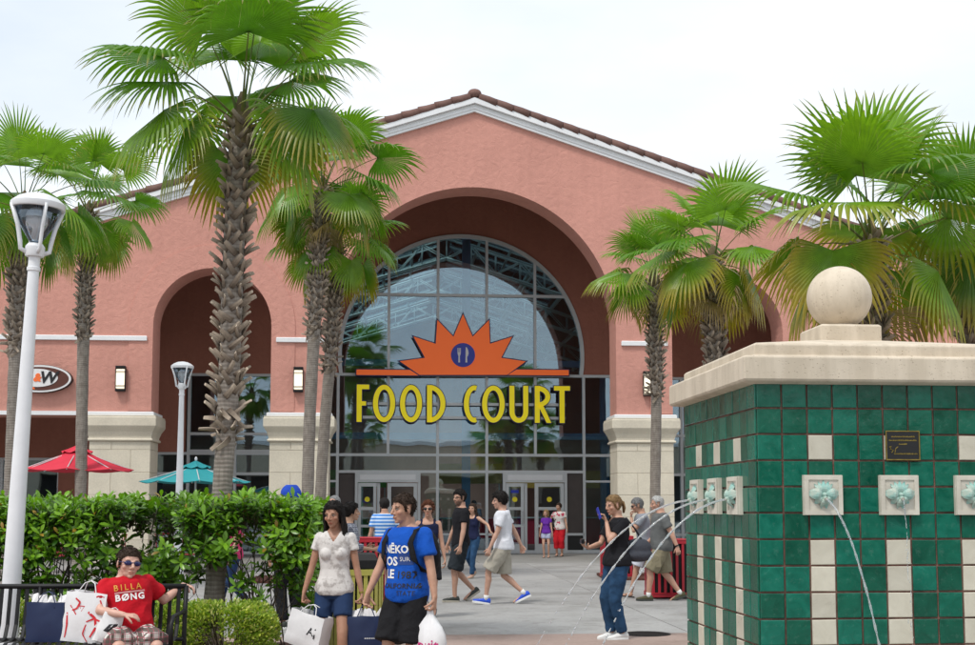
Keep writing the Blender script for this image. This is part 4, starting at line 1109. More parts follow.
def hedge(x0, x1, y0, y1, h, label, nspr, n_obj, seed, gap=-2.74):
    rn = random.Random(seed); root = empty('hedge', ((x0 + x1) / 2, (y0 + y1) / 2, .04)); tag(root, label, 'hedge')
    cx, cy = (x0 + x1) / 2, (y0 + y1) / 2; hx, hy = (x1 - x0) / 2, (y1 - y0) / 2
    def top(x): return h + .08 * noise.noise((x * 1.9, seed, 0)) + .07 * noise.noise((x * 6, seed, 3))
    # stems
    for i in range(int((x1 - x0) * 9)):
        x, y = rn.uniform(-hx + .1, hx - .15), rn.uniform(-hy * .5, hy * .5); st = MB()
        p = Vector((x, y, 0)); pts = [p.copy()]; d = Vector((rn.uniform(-.25, .25), rn.uniform(-.2, .2), 1))
        for j in range(6):
            d = (d + Vector((rn.uniform(-.3, .3), rn.uniform(-.25, .25), .15))).normalized(); p = p + d * rn.uniform(.15, .22); pts.append(p.copy())
        r0 = rn.uniform(.009, .018); colr = lerp3((.10, .075, .055), (.22, .18, .14), rn.random())
        st.tube(pts, [r0 * (1 - .11 * j) for j in range(7)], 6, col=colr)
        for j in (2, 3, 4):
            q = pts[j].copy(); d2 = Vector((rn.uniform(-1, 1), rn.uniform(-.8, .8), rn.uniform(.2, .9))).normalized(); pp = [q.copy()]
            for k in range(3):
                d2 = (d2 + Vector((rn.uniform(-.3, .3), rn.uniform(-.3, .3), .25))).normalized(); q = q + d2 * .13; pp.append(q.copy())
            st.tube(pp, [r0 * .5, r0 * .42, r0 * .32, r0 * .2], 5, col=colr)
        st.build('stem', M('bark'), root, smooth=True)
    places = []
    while len(places) < nspr:
        x = rn.uniform(-hx, hx); tz = top(cx + x)
        u = rn.random()
        if u < .34: y = rn.uniform(-hy, hy); z = tz - rn.uniform(0, .16)
        elif u < .78: y = -hy + abs(rn.gauss(0, .12)); z = rn.uniform(.15, tz)
        elif u < .88: y = rn.uniform(-hy, hy); z = rn.uniform(.3, tz); x = hx - abs(rn.gauss(0, .1))
        else: y = hy - abs(rn.gauss(0, .1)); z = rn.uniform(.55, tz)
        dens = 1.0 if z > .92 else max(.22, .34 + (z - .35) * 1.1) * (.55 + noise.noise((x * 1.7, 5, z * 1.5)) * 1.3)
        if z < .92: y += rn.uniform(0, .35)
        if rn.random() > dens: continue
        if z < .92 and y < .1 and abs(cx + x - gap) < .24: continue
        if noise.noise((x * 2.3 + 9, y, z * 2.6)) < -.28: continue
        nrm = Vector((x / hx * .25 + rn.uniform(-.6, .6) + (.8 if x > hx - .12 else 0), (-.75 if y < 0 else .5) * (1 - max(0, (z - tz + .25) / .25) * .75) + rn.uniform(-.45, .45), .55 + rn.uniform(-.3, .5) + .6 * max(0, (z - tz + .25) / .25))).normalized()
        places.append((y, x, z, nrm, rn.random(), rn.randrange(6), rn.uniform(.75, 1.25)))
    places.sort(key=lambda p: p[0] - p[2] * .12)
    rest_ = MB(); P_, F_, C_ = [], [], []; off = 0
    cache = [(np.array([v_.co for v_ in s_.vertices]), [tuple(p_.vertices) for p_ in s_.polygons], [tuple(d_.color[:3]) for d_ in s_.color_attributes['tint'].data]) for s_ in SPRIGS]
    for i, (y, x, z, nrm, r_, k, s_) in enumerate(places):
        Mx = Matrix.Translation((x, y, z)) @ nrm.to_track_quat('Z', 'Y').to_matrix().to_4x4() @ Matrix.Rotation(r_ * 6.28, 4, 'Z') @ Matrix.Scale(s_, 4)
        if i < n_obj:
            o = link('leaf_sprig', SPRIGS[k], None, root); o.matrix_local = Mx
        else:
            A = np.array(Mx); V_, Fa, Ca = cache[k]; W_ = V_ @ A[:3, :3].T + A[:3, 3]
            sh = .75 + .4 * r_
            P_.append(W_); F_ += [tuple(j + off for j in f_) for f_ in Fa]; C_ += [tuple(c_ * sh for c_ in c) for c in Ca]; off += len(V_)
    if P_:
        m_ = bpy.data.meshes.new('foliage'); m_.from_pydata(np.concatenate(P_).tolist(), [], F_)
        a_ = m_.color_attributes.new('tint', 'FLOAT_COLOR', 'POINT'); a_.data.foreach_set('color', np.array([(*c, 1) for c in C_], dtype=np.float32).ravel())
        m_.polygons.foreach_set('use_smooth', [True] * len(m_.polygons))
        tag(link('foliage', m_, M('hedge_leaf'), root), kind='stuff')
hedge(-6.6, -1.80, 12.2, 13.35, 1.47, 'glossy green clipped hedge with bare woody stems below, behind the bench', 2300, 300, 4)
# low clipped shrubs
def box_shrub(cx, cy, hx, hy, h, label, seed, n=6500):
    rn = random.Random(seed); root = empty('low_shrub', (cx, cy, .04)); tag(root, label, 'shrub', 'low clipped shrubs in front of the hedge')
    mb = MB(); V_, F_, C_ = [], [], []
    for i in range(n):
        # point on a rounded box, jittered inwards
        a = rn.uniform(0, 2 * PI); u = rn.uniform(-.25, 1)
        e = .45
        def sp(c, p): return math.copysign(abs(c) ** p, c)
        ph = math.asin(max(-1, min(1, u)))
        r_ = 1 + .08 * noise.noise((math.cos(a) * 2.2 + seed, math.sin(a) * 2.2, u * 2)) - abs(rn.gauss(0, .13))
        p = Vector((hx * sp(math.cos(ph), e) * sp(math.cos(a), e) * r_, hy * sp(math.cos(ph), e) * sp(math.sin(a), e) * r_, h * .38 + h * .62 * sp(u, .6) * r_))
        if p.z < .02: continue
        nr = Vector((p.x / hx ** 1.2, p.y / hy ** 1.2, (p.z - h * .35) / (h * .6))).normalized()
        d = (nr + Vector((rn.uniform(-1, 1), rn.uniform(-1, 1), rn.uniform(-.4, 1))) * .9).normalized()
        s_ = d.cross(Vector((rn.uniform(-1, 1), rn.uniform(-1, 1), rn.uniform(-1, 1)))).normalized(); l = rn.uniform(.028, .048); w = l * .55
        n0 = len(V_); V_ += [p, p + d * l * .5 - s_ * w * .5, p + d * l, p + d * l * .5 + s_ * w * .5]; F_.append((n0, n0 + 1, n0 + 2, n0 + 3))
        t = rn.random(); c = lerp3((.15, .28, .025), (.52, .60, .10), t ** 1.5) if rn.random() > .12 else (.55, .55, .2)
        C_ += [c] * 4
    m_ = bpy.data.meshes.new('foliage'); m_.from_pydata([tuple(p) for p in V_], [], F_)
    a_ = m_.color_attributes.new('tint', 'FLOAT_COLOR', 'POINT'); a_.data.foreach_set('color', np.array([(*c, 1) for c in C_], dtype=np.float32).ravel())
    tag(link('foliage', m_, M('box_leaf'), root), kind='stuff')
    tw = MB()
    for i in range(60):
        a = rn.uniform(0, 2 * PI); tw.tube([(rn.uniform(-.2, .2) * hx, rn.uniform(-.2, .2) * hy, 0), (math.cos(a) * hx * .5, math.sin(a) * hy * .5, h * .5), (math.cos(a) * hx * .85, math.sin(a) * hy * .85, h * rn.uniform(.5, .92))], [.008, .005, .002], 4, col=(.12, .09, .06))
    tag(tw.build('twigs', M('bark'), root), kind='stuff')
box_shrub((226 - CX) / FPX * 11.6, 11.6, .47, .42, .62, 'rounded yellow green shrub at the end of the bench', 3, 16000)
box_shrub((150 - CX) / FPX * 11.7, 11.75, .40, .38, .60, 'yellow green shrub behind the seated boy and bench slats', 5, 9000)
box_shrub((20 - CX) / FPX * 11.7, 11.75, .55, .42, .62, 'yellow green shrub behind the bench at the lamp post', 8, 12000)
# ================================================================== lamp posts
def lamp_post(px, py_top, Y, tilt, label, px_ref_y=193, head_r=.225):
    top = at(px, py_top, Y); H_ = top.z; k = head_r / .225
    root = empty('lamp_post', (top.x - math.tan(tilt) * H_, Y, 0)); root.rotation_euler = (0, tilt, 0); tag(root, label, 'lamp post', 'white lamp posts')
    hh = .56 * k; zp = H_ - hh
    MB().lathe([(.17, 0), (.17, .05), (.13, .08), (.11, .30), (.09, .34), (.088, .36), (.050, zp - .14), (.050, zp - .135), (.060, zp - .13), (.060, zp - .10), (.052, zp - .095), (.052, zp), (.0, zp)], 24).build('pole', M('white_paint'), root, smooth=True, auto=35)
    MB().lathe([(.0, zp), (.075 * k, zp), (.082 * k, zp + .02), (.082 * k, zp + .09), (.06 * k, zp + .12), (.0, zp + .12)], 24).build('collar', M('white_paint'), root, smooth=True, auto=35)
    MB().lathe([(.035 * k, zp + .12), (.06 * k, zp + .15), (.14 * k, zp + .27 * k), (.20 * k, zp + .42 * k), (.195 * k, zp + .42 * k), (.135 * k, zp + .275 * k), (.055 * k, zp + .155), (.03 * k, zp + .125)], 28).build('glass_cone', M('lamp_glass'), root, smooth=True)
    MB().lathe([(.03 * k, zp + .13), (.045 * k, zp + .17), (.03 * k, zp + .26), (.15 * k, zp + .36 * k), (.17 * k, zp + .41 * k), (0, zp + .41 * k)], 20).build('reflector', M('white_paint'), root, smooth=True)
    MB().lathe([(.195 * k, zp + .415 * k), (.222 * k, zp + .415 * k), (.228 * k, zp + .425 * k), (.228 * k, zp + .465 * k), (.218 * k, zp + .475 * k), (.17 * k, zp + .515 * k), (.10 * k, zp + .545 * k), (.03 * k, zp + .557 * k), (0, zp + .558 * k)], 32).build('cap', M('white_paint'), root, smooth=True, auto=40)
    for q in range(4):
        a = PI / 2 * q + R(38); r_ = [(.065 * k, zp + .03), (.125 * k, zp + .06), (.132 * k, zp + .13), (.160 * k, zp + .26 * k), (.222 * k, zp + .44 * k)]
        MB().tube([(math.cos(a) * x, math.sin(a) * x, z) for x, z in r_], [(.016 * k, .020 * k)] * 5, 8, up=(-math.sin(a), math.cos(a), 0)).build('arm', M('white_paint'), root, smooth=True)
lamp_post(39, 193, 11.2, R(2.2), 'tall white lamp post behind the bench, leaning slightly', head_r=.238)
lamp_post(182.5, 361.5, 25.0, R(0.2), 'distant white lamp post standing next to the teal parasol', head_r=.225)
# ================================================================== parasols
pm('red_canvas', (.62, .025, .055), .85, .06, 2, .08, 30); pm('teal_canvas', (.02, .30, .33), .85, .06, 2, .08, 30)
def parasol(px, py, Y, rad, drop, mat, label, rot=0):
    top = at(px, py, Y); root = empty('parasol', (top.x, Y, 0), rot); tag(root, label, 'parasol', 'parasols over the cafe tables'); H_ = top.z
    def pan(a0, a1, r0, r1, z0, z1, sag, nm):
        rows = []
        for i in range(7):
            t = i / 6; r_ = r0 + (r1 - r0) * t; z = z0 + (z1 - z0) * t - sag * math.sin(PI * t); row = []
            for j in range(5):
                s_ = j / 4; a = a0 + (a1 - a0) * s_; chord = math.cos((a1 - a0) / 2) / math.cos(a - (a0 + a1) / 2)
                row.append((math.cos(a) * r_ * chord, math.sin(a) * r_ * chord, z - .045 * math.sin(PI * s_) * t + .0))
            rows.append(row)
        vs = [p for r in rows for p in r]; n = len(vs)
        vs += [(x, y, z - .006) for x, y, z in vs]
        fs = [(i * 5 + j, i * 5 + j + 1, (i + 1) * 5 + j + 1, (i + 1) * 5 + j) for i in range(6) for j in range(4)]
        fs += [tuple(q + n for q in f_[::-1]) for f_ in fs]
        per = [j for j in range(5)] + [i * 5 + 4 for i in range(1, 7)] + [30 + j for j in range(3, -1, -1)] + [i * 5 for i in range(5, 0, -1)]
        fs += [(per[i], per[(i + 1) % len(per)], per[(i + 1) % len(per)] + n, per[i] + n) for i in range(len(per))]
        return MB().add(vs, fs).build(nm, M(mat), root, smooth=True, auto=50)
    for k in range(8):
        a = 2 * PI * k / 8; pan(a, a + PI / 4, .22, rad, H_ - .20, H_ - .12 - drop, .05, 'panel'); 
        MB().tube([(math.cos(a) * .03, math.sin(a) * .03, H_ - .17), (math.cos(a) * rad * .99, math.sin(a) * rad * .99, H_ - .14 - drop)], .012, 6).build('rib', M('aluminium'), root)
    for k in range(8):
        a = 2 * PI * k / 8; pan(a, a + PI / 4, .02, .36, H_ - .05, H_ - .19, .01, 'vent_panel')
    MB().tube([(0, 0, 0), (0, 0, H_ - .06)], .022, 10).build('pole', M('aluminium'), root)
    MB().lathe([(.02, H_ - .06), (.03, H_ - .03), (.035, H_), (.02, H_ + .04), (0, H_ + .05)], 12).build('finial', M('white_paint'), root, smooth=True)
    MB().lathe([(.28, 0), (.28, .05), (.06, .09), (.04, .25), (0, .25)], 20).build('base', M('black_metal'), root)
parasol(77.5, 443, 29.0, 1.30, .50, 'red_canvas', 'open red parasol beneath the oval restaurant sign', .15)
parasol(196, 458.5, 29.5, 1.30, .42, 'teal_canvas', 'open teal parasol in front of the left arch', .3)
parasol(40, 486, 33.0, 1.2, .3, 'red_canvas', 'lower red parasol deep under the shop opening', .3) if False else None
# cafe tables and chairs under the parasols, glimpsed through the hedge
pm('table_top', (.55, .52, .47), .5); pm('red_paint', (.42, .015, .03), .42, .08, 3, .08, 20); pm('lime_paint', (.42, .40, .08), .45, .08, 3, .08, 20)
def cafe_set(x, y, label, nch=3):
    t = empty('cafe_table', (x, y, 0)); tag(t, 'round cafe table under the ' + label, 'table', 'cafe tables')
    MB().lathe([(.0, .70), (.5, .70), (.52, .715), (.52, .735), (0, .735)], 28).build('table_top', M('table_top'), t)
    for q in range(4):
        a = PI / 2 * q + .4; MB().tube([(math.cos(a) * .38, math.sin(a) * .38, 0), (math.cos(a) * .25, math.sin(a) * .25, .7)], .016, 6).build('leg', M('black_metal'), t)
    for i in range(nch):
        a = 2 * PI * i / nch + .5
        c = empty('cafe_chair', (x + math.cos(a) * .85, y + math.sin(a) * .85, 0), a + PI / 2); tag(c, 'red metal chair at the table under the ' + label, 'chair', 'chairs under the ' + label)
        MB().box(-.22, .22, -.22, .22, .43, .46).build('seat', M('red_paint'), c, bevel=.01)
        for sx in (-.2, .2):
            for sy in (-.2, .2): MB().tube([(sx, sy, 0), (sx * .95, sy * .95, .43)], .012, 6).build('leg', M('black_metal'), c)
        for sx in (-.2, 0, .2): MB().tube([(sx, -.2, .45), (sx, -.25, .88)], .012, 6).build('back_bar', M('red_paint'), c)
        MB().tube([(-.22, -.25, .88), (.22, -.25, .88)], .018, 6).build('top_rail', M('red_paint'), c)
cafe_set(at(77.5, 500, 29).x, 29.0 - .0, 'red parasol'); cafe_set(at(196, 500, 29.5).x, 29.5, 'teal parasol')
# ================================================================== litter bins
def slat_bin(x, y, mat, label, r=.29, h=.92, square=False, lid=True):
    b_ = empty('litter_bin', (x, y, 0), .1); tag(b_, label, 'litter bin', 'slatted litter bins')
    n = 26
    for i in range(n):
        a = 2 * PI * i / n
        if square:
            s_ = (i / n) * 4; sd_ = int(s_); f_ = (s_ - sd_) * 2 - 1; px_, py_ = [(f_, -1), (1, f_), (-f_, 1), (-1, -f_)][sd_]; px_, py_ = px_ * r, py_ * r; a = -PI / 2 + sd_ * PI / 2
        else: px_, py_ = math.cos(a) * r, math.sin(a) * r
        o = MB().box(-.006, .006, -.022, .022, .05, h).build('slat', M(mat), b_, (px_, py_, 0), (0, 0, a), bevel=.003)
    if square:
        for z0 in (.03, h - .06): MB().ring([(-r - .02, -r - .02), (r + .02, -r - .02), (r + .02, r + .02), (-r - .02, r + .02)], [(-r + .0, -r), (r, -r), (r, r), (-r, r)], z0, z0 + .07).build('band', M(mat), b_, rot=(R(90), 0, 0), loc=(0, 0, 0)) if False else MB().rectstack(-r, r, -r, r, [(z0, .012), (z0 + .06, .012), (z0 + .065, .02), (z0 + .075, .0)]).build('band', M(mat), b_)
        MB().box(-r + .03, r - .03, -r + .03, r - .03, .06, h - .08).build('liner', M('black_metal'), b_)
    else:
        for z0 in (.03, h - .05): MB().lathe([(r - .01, z0), (r + .016, z0), (r + .016, z0 + .06), (r - .01, z0 + .06), (r - .01, z0)], 32).build('band', M(mat), b_, smooth=True, auto=40)
        MB().lathe([(0, .06), (r - .03, .06), (r - .03, h - .03), (0, h - .03)], 24).build('liner', M('black_metal'), b_)
        if lid: MB().rectstack(-.19, .19, -.19, .19, [(h + .01, .03), (h + .10, .03), (h + .16, 0), (h + .17, -.06)]).build('hood', M('black_metal'), b_, bevel=.01)
slat_bin(at(357, 500, 12.9).x, 12.9, 'lime_paint', 'lime yellow slatted litter bin with black hood by the hedge', .27, .90)
slat_bin(at(667, 500, 21.3).x, 21.3, 'red_paint', 'red slatted litter bin behind the two walking older men', .33, .98, True)
slat_bin(at(616, 500, 27).x, 27.0, 'red_paint', 'red slatted litter bin behind the woman holding a phone', .30, .90, True)
slat_bin(at(367, 500, 20.0).x, 20.0, 'red_paint', 'red slatted litter bin behind the lime yellow bin', .28, 1.04, True)
# ================================================================== bench
BX0, BX1, BY = -5.0, -2.55, 10.5
bn = empty('park_bench', ((BX0 + BX1) / 2, BY, 0), R(1.5)); tag(bn, 'black metal bench with vertical back slats in front of the hedge', 'bench')
bw_ = (BX1 - BX0) / 2
for i in range(34):
    x = -bw_ + .06 + (2 * bw_ - .12) * i / 33
    MB().tube([(x, -.46, .43), (x, -.40, .455), (x, -.12, .44), (x, -.03, .46), (x, .02, .56), (x, .07, .86)], [(.017, .004)] * 6, 6, up=(1, 0, 0)).build('slat', M('black_metal'), bn)
MB().tube([(-bw_, .075, .875), (bw_, .075, .875)], .021, 10).build('top_rail', M('black_metal'), bn, smooth=True)
MB().tube([(-bw_, -.47, .43), (bw_, -.47, .43)], .018, 10).build('front_rail', M('black_metal'), bn, smooth=True)
MB().tube([(-bw_, -.02, .44), (bw_, -.02, .44)], .016, 8).build('rear_rail', M('black_metal'), bn, smooth=True)
for x in (-bw_, 0, bw_):
    MB().tube([(x, .10, 0), (x, .02, .44), (x, .03, .6), (x, .075, .88)], .020, 8).build('leg', M('black_metal'), bn, smooth=True)
    MB().tube([(x, -.44, 0), (x, -.46, .43)], .020, 8).build('leg', M('black_metal'), bn, smooth=True)
    if x: MB().tube([(x, -.46, .43), (x, -.47, .60), (x, -.40, .66), (x, .04, .67)], .018, 8).build('armrest', M('black_metal'), bn, smooth=True)
# ================================================================== people
m, nt, b = new_mat('skin')
ca = nt.nodes.new('ShaderNodeVertexColor'); ca.layer_name = 'tint'; v = coords(nt)
nt.links.new(mixc(nt, 1.0, ca.outputs['Color'], ramp(nt, noise_n(nt, v, 18, 4), [(.3, (.90, .86, .84)), (.7, (1.05, 1.03, 1.03))]), 'MULTIPLY'), b.inputs['Base Color'])
b.inputs['Roughness'].default_value = .5; b.inputs['Subsurface Weight'].default_value = .06; b.inputs['Subsurface Radius'].default_value = (.012, .005, .003); b.inputs['Specular IOR Level'].default_value = .4
def mk_hair(name, c1, c2):
    m, nt, b = new_mat(name); v = coords(nt, 'Object', (60, 60, 9))
    n = noise_n(nt, v, 2.0, 4, .6); nt.links.new(ramp(nt, n, [(.3, c1), (.7, c2)]), b.inputs['Base Color']); b.inputs['Roughness'].default_value = .62; b.inputs['Specular IOR Level'].default_value = .18
    bump_n(nt, b, n, .8, .01); return m
mk_hair('hair_black', (.006, .005, .005), (.02, .016, .014)); mk_hair('hair_brown', (.018, .011, .007), (.05, .03, .02))
mk_hair('hair_blonde', (.13, .075, .03), (.34, .22, .11)); mk_hair('hair_grey', (.10, .10, .10), (.33, .33, .33)); mk_hair('hair_white', (.35, .35, .34), (.62, .61, .60)); mk_hair('hair_red', (.05, .015, .008), (.13, .045, .02))
def cloth(name, base, var=.12, rough=.88, weave=.12): return pm(name, base, rough, var, 6, weave, 260, .55, 16, .022, spec=.2)
cloth('turban_cloth', (.02, .07, .45))
pm('glossy_black', (.01, .01, .012), .12, .1); pm('leather_grey', (.05, .055, .065), .5, .1); pm('rubber_white', (.72, .72, .70), .6, .05)
def remesh(mb, voxel, smooth=4, fac=.5):
    m = bpy.data.meshes.new('tmp'); m.from_pydata(mb.v, [], mb.f)
    bm = bmesh.new(); bm.from_mesh(m); bmesh.ops.recalc_face_normals(bm, faces=bm.faces); bm.to_mesh(m); bm.free()
    o = bpy.data.objects.new('tmp', m); COL.objects.link(o)
    r = o.modifiers.new('r', 'REMESH'); r.mode = 'VOXEL'; r.voxel_size = voxel
    if smooth:
        s_ = o.modifiers.new('s', 'SMOOTH'); s_.factor = fac; s_.iterations = smooth
    dg = bpy.context.evaluated_depsgraph_get(); out = bpy.data.meshes.new_from_object(o.evaluated_get(dg))
    bpy.data.objects.remove(o); bpy.data.meshes.remove(m); return out
def mesh_arrays(m):
    V_ = np.empty(len(m.vertices) * 3); m.vertices.foreach_get('co', V_); return V_.reshape(-1, 3), [tuple(p.vertices) for p in m.polygons]
def head_template(sex):
    mb = MB(); f = sex == 'f'
    mb.ell((0, -.014, .030), (.073, .092, .086), 24, 16)
    mb.ell((0, .022, -.018), (.060 - .003 * f, .066, .082), 20, 14)
    mb.ell((0, .030, -.068), (.046 - .006 * f, .048, .042), 16, 12)
    mb.ell((0, .062, -.094), (.020 - .003 * f, .020, .016), 12, 8)
    mb.tube([(0, .082, .020), (0, .094, .000), (0, .108 - .004 * f, -.026), (0, .100, -.036)], [(.009, .011), (.010, .011), (.013, .012), (.010, .006)], 10)
    for s_ in (-1, 1):
        mb.ell((s_ * .012, .090, -.031), (.009, .011, .008), 8, 6)
        mb.ell((s_ * .028, .072, .026), (.026, .014 - .003 * f, .009), 12, 8)
        mb.ell((s_ * .040, .056, -.022), (.022, .022, .022), 12, 8)
        M3 = Matrix.Rotation(s_ * -.35, 3, 'Z'); mb.ell((s_ * .074, -.010, -.006), (.009, .021, .032), 10, 10, M3)
    mb.ell((0, .0835, -.0575), (.023, .0115, .0058), 12, 8); mb.ell((0, .0815, -.068), (.019, .0115, .0068), 12, 8)
    mb.tube([(0, -.02, -.04), (0, -.022, -.12), (0, -.03, -.17)], [.056 - .01 * f, .055 - .01 * f, .057 - .01 * f], 18)
    m = remesh(mb, .0046, 3, .4); V_, F_ = mesh_arrays(m); bpy.data.meshes.remove(m); return V_, F_
HEADS = {'m': head_template('m'), 'f': head_template('f')}
def hairline(p, style):
    x, y, z = p
    ys = [-.12, -.06, -.03, -.005, .02, .035, .06, .10]
    zs = {'short': [-.075, -.072, -.045, -.012, -.020, .03, .058, .062], 'receding': [-.075, -.07, -.045, -.005, .0, .055, .085, .10], 'long': [-.10, -.09, -.07, -.04, -.02, .025, .060, .066], 'bald': [-.075, -.07, -.045, -.01, .01, .07, .2, .3]}[style]
    return z - float(np.interp(y, ys, zs))
def hair_shell(head, style, th, rough, rn, cover_ears=False):
    V_, F_ = head; mb_v, keep = [], {}
    off = Vector((rn.uniform(0, 50), 0, 0)); out = V_.copy(); msk = np.zeros(len(V_))
    for i, p in enumerate(V_):
        s_ = hairline(p, style)
        if abs(p[0]) > .0705 and -.045 < p[2] < .030 and -.04 < p[1] < .02 and not cover_ears: s_ = -1
        msk[i] = max(-1, min(1, s_ / .018))
        if s_ > -.006:
            d = Vector((p[0], p[1] + .01, (p[2] - .01) * .9)); d.normalize()
            n_ = noise.noise(Vector((p[0] * 38, p[1] * 38, p[2] * 16)) + off) * rough + noise.noise(Vector((p[0] * 90, p[1] * 90, p[2] * 40)) + off) * rough * .5
            t = th * (.25 + .75 * max(0, min(1, s_ / .03))) * (1 + .5 * max(0, p[2] / .11)) + n_ * max(0, min(1, s_ / .02))
            out[i] = p + np.array(d) * max(t, .0015)
    faces = [f for f in F_ if all(msk[i] > -.2 for i in f)]
    used = sorted({i for f in faces for i in f}); mp_ = {i: k for k, i in enumerate(used)}
    return MB().add([tuple(out[i]) for i in used], [tuple(mp_[i] for i in f) for f in faces])
def ik(A, C, l1, l2, pole):
    d = C - A; dist = min(max(d.length, abs(l1 - l2) + .01), (l1 + l2) * .998); u = d.normalized()
    a = (l1 * l1 - l2 * l2 + dist * dist) / (2 * dist); h_ = math.sqrt(max(l1 * l1 - a * a, 0))
    pp = pole - u * pole.dot(u); pp = pp.normalized() if pp.length > 1e-5 else u.orthogonal()
    return A + u * a + pp * h_, A + u * dist
def smooth01(t): t = max(0, min(1, t)); return t * t * (3 - 2 * t)
class Person:
    def __init__(s, label, X, Y, rz, H=1.75, sex='m', girth=1.0, skin=(.50, .30, .21), seed=1, detail=.010, hsc=1.0, z=0.0, pelvis=(0, 0, 0), lean=0, cyaw=0, roll=0, head=(0, 0, 0), group='people in the plaza', belly=0.0, name='person'):
        s.root = empty(name, (X, Y, z), rz); tag(s.root, label, 'person', group)
        s.k = H / 1.75; s.sex = sex; s.g = girth; s.skin = skin; s.rn = random.Random(seed); s.vx = detail; s.rz = rz; s.belly = belly
        s.pel = Vector(pelvis); s.lean = lean; s.cyaw = cyaw; s.roll = roll; s.headr = head; s.legs = {}; s.arms = {}
        s.f = sex == 'f'; s.hsc = hsc
    # torso coordinates -> person coordinates
    def T(s, x, y, z):
        zw = 1.0; t = smooth01((z - .96) / .28)
        q = Vector((x, y, z - zw)); Mx = Matrix.Rotation(s.cyaw * t, 3, 'Z') @ Matrix.Rotation(-s.lean * t, 3, 'X') @ Matrix.Rotation(s.roll * t, 3, 'Y')
        return (Mx @ q + Vector((0, 0, zw))) * s.k + s.pel
    def chestM(s): return Matrix.Rotation(s.cyaw, 3, 'Z') @ Matrix.Rotation(-s.lean, 3, 'X') @ Matrix.Rotation(s.roll, 3, 'Y')
    def rings(s):
        if s.f: r = [(.84, .135, .10), (.90, .168, .120), (.96, .165, .115), (1.03, .140, .098), (1.10, .126, .090), (1.18, .132, .094), (1.26, .144, .104), (1.34, .148, .100), (1.40, .140, .085), (1.445, .100, .068), (1.48, .056, .054), (1.55, .048, .05)]
        else: r = [(.84, .135, .10), (.90, .160, .118), (.96, .160, .115), (1.03, .150, .106), (1.10, .148, .104), (1.18, .156, .110), (1.26, .168, .118), (1.34, .174, .116), (1.40, .166, .100), (1.445, .118, .080), (1.485, .064, .062), (1.56, .056, .058)]
        b_ = s.belly
        return [(z, rx * (s.g if z < 1.43 else 1 + (s.g - 1) * .4), (ry * (s.g if z < 1.43 else 1 + (s.g - 1) * .4)) + (b_ * math.exp(-((z - 1.06) / .12) ** 2))) for z, rx, ry in r]
    def torso(s, mb, z0, z1, inf, n=24, hem=0.0):
        rr = []
        base = s.rings(); zz = [q[0] for q in base]
        zs = [z0] + [q for q in zz if z0 + .012 < q < z1 - .012] + [z1]
        for z in zs:
            rx = float(np.interp(z, zz, [q[1] for q in base])) + inf; ry = float(np.interp(z, zz, [q[2] for q in base])) + inf
            if hem and z < z0 + .2: rx += hem * (1 - (z - z0) / .2); ry += hem * (1 - (z - z0) / .2)
            yo = s.belly * .5 * math.exp(-((z - 1.06) / .12) ** 2)
            yo += -.01 if z > 1.4 else 0
            rr.append([s.T(rx * math.copysign(abs(math.cos(2 * PI * i / n)) ** .88, math.cos(2 * PI * i / n)), yo + ry * math.copysign(abs(math.sin(2 * PI * i / n)) ** .88, math.sin(2 * PI * i / n)), z) for i in range(n)])
        mb.loft(rr)
        if s.f and z1 > 1.3 and z0 < 1.2:
            for q in (-1, 1): mb.ell(s.T(q * .066, .058 + inf * .8, 1.245), (.056 * s.k + inf * .5,) * 3, 14, 10)
    def shoulder(s, q): return s.T(q * (.150 if s.f else .174) * (1 + (s.g - 1) * .6), -.012, 1.392)
    def leg(s, q, ankle, toe=0, pitch=0, pole=(0, 1, 0)):
        A = s.T(q * .088, 0, .90); kn, an = ik(A, Vector(ankle), .425 * s.k, .415 * s.k, Vector(pole) + Vector((q * .08, 0, 0)))
        s.legs[q] = (A, kn, an, toe, pitch); return s
    def arm(s, q, wrist, pole=(0, -1, -.3), hand=None, palm=None, curl=.5, grip=None):
        A = s.shoulder(q); el, wr = ik(A, Vector(wrist), .285 * s.k, .255 * s.k, Vector(pole))
        hd = Vector(hand).normalized() if hand is not None else ((wr - el).normalized() * .7 + Vector((0, .05, -.45))).normalized()
        pn = Vector(palm).normalized() if palm is not None else Vector((-q, .15, 0))
        pn = (pn - hd * pn.dot(hd)).normalized(); s.arms[q] = (A, el, wr, hd, pn, curl); return s
    def body(s):
        k, g, f = s.k, s.g, s.f; mb = MB()
        s.torso(mb, .82, 1.55, 0)
        lg = (1.0 if not f else .97) * (1 + (g - 1) * .7) * k
        for q, (A, kn, an, toe, pitch) in s.legs.items():
            m1 = A.lerp(kn, .35); calf = kn.lerp(an, .3) + Vector((0, -.012, 0)) * k
            mb.tube([A + Vector((0, 0, .02)), m1, kn.lerp(A, .15), kn, kn.lerp(an, .12), calf, kn.lerp(an, .7), an], [.088 * lg, .080 * lg, .060 * lg, .055 * lg, .052 * lg, .054 * lg, .039 * lg, .034 * lg], 16)
            mb.ell(kn, .054 * lg, 12, 8); fd = Vector((math.sin(-toe), math.cos(toe), 0)); pd = (fd * math.cos(pitch) - Vector((0, 0, math.sin(pitch)))).normalized()
            mb.tube([an + Vector((0, 0, -.02)) * k - fd * .03 * k, an - Vector((0, 0, .04)) * k + pd * .02 * k, an - Vector((0, 0, .052)) * k + pd * .13 * k, an - Vector((0, 0, .058)) * k + pd * .19 * k], [(.034 * k, .034 * k), (.036 * k, .040 * k), (.026 * k, .042 * k), (.012 * k, .034 * k)], 12)
        am = (.86 if f else 1.0) * (1 + (g - 1) * .6) * k
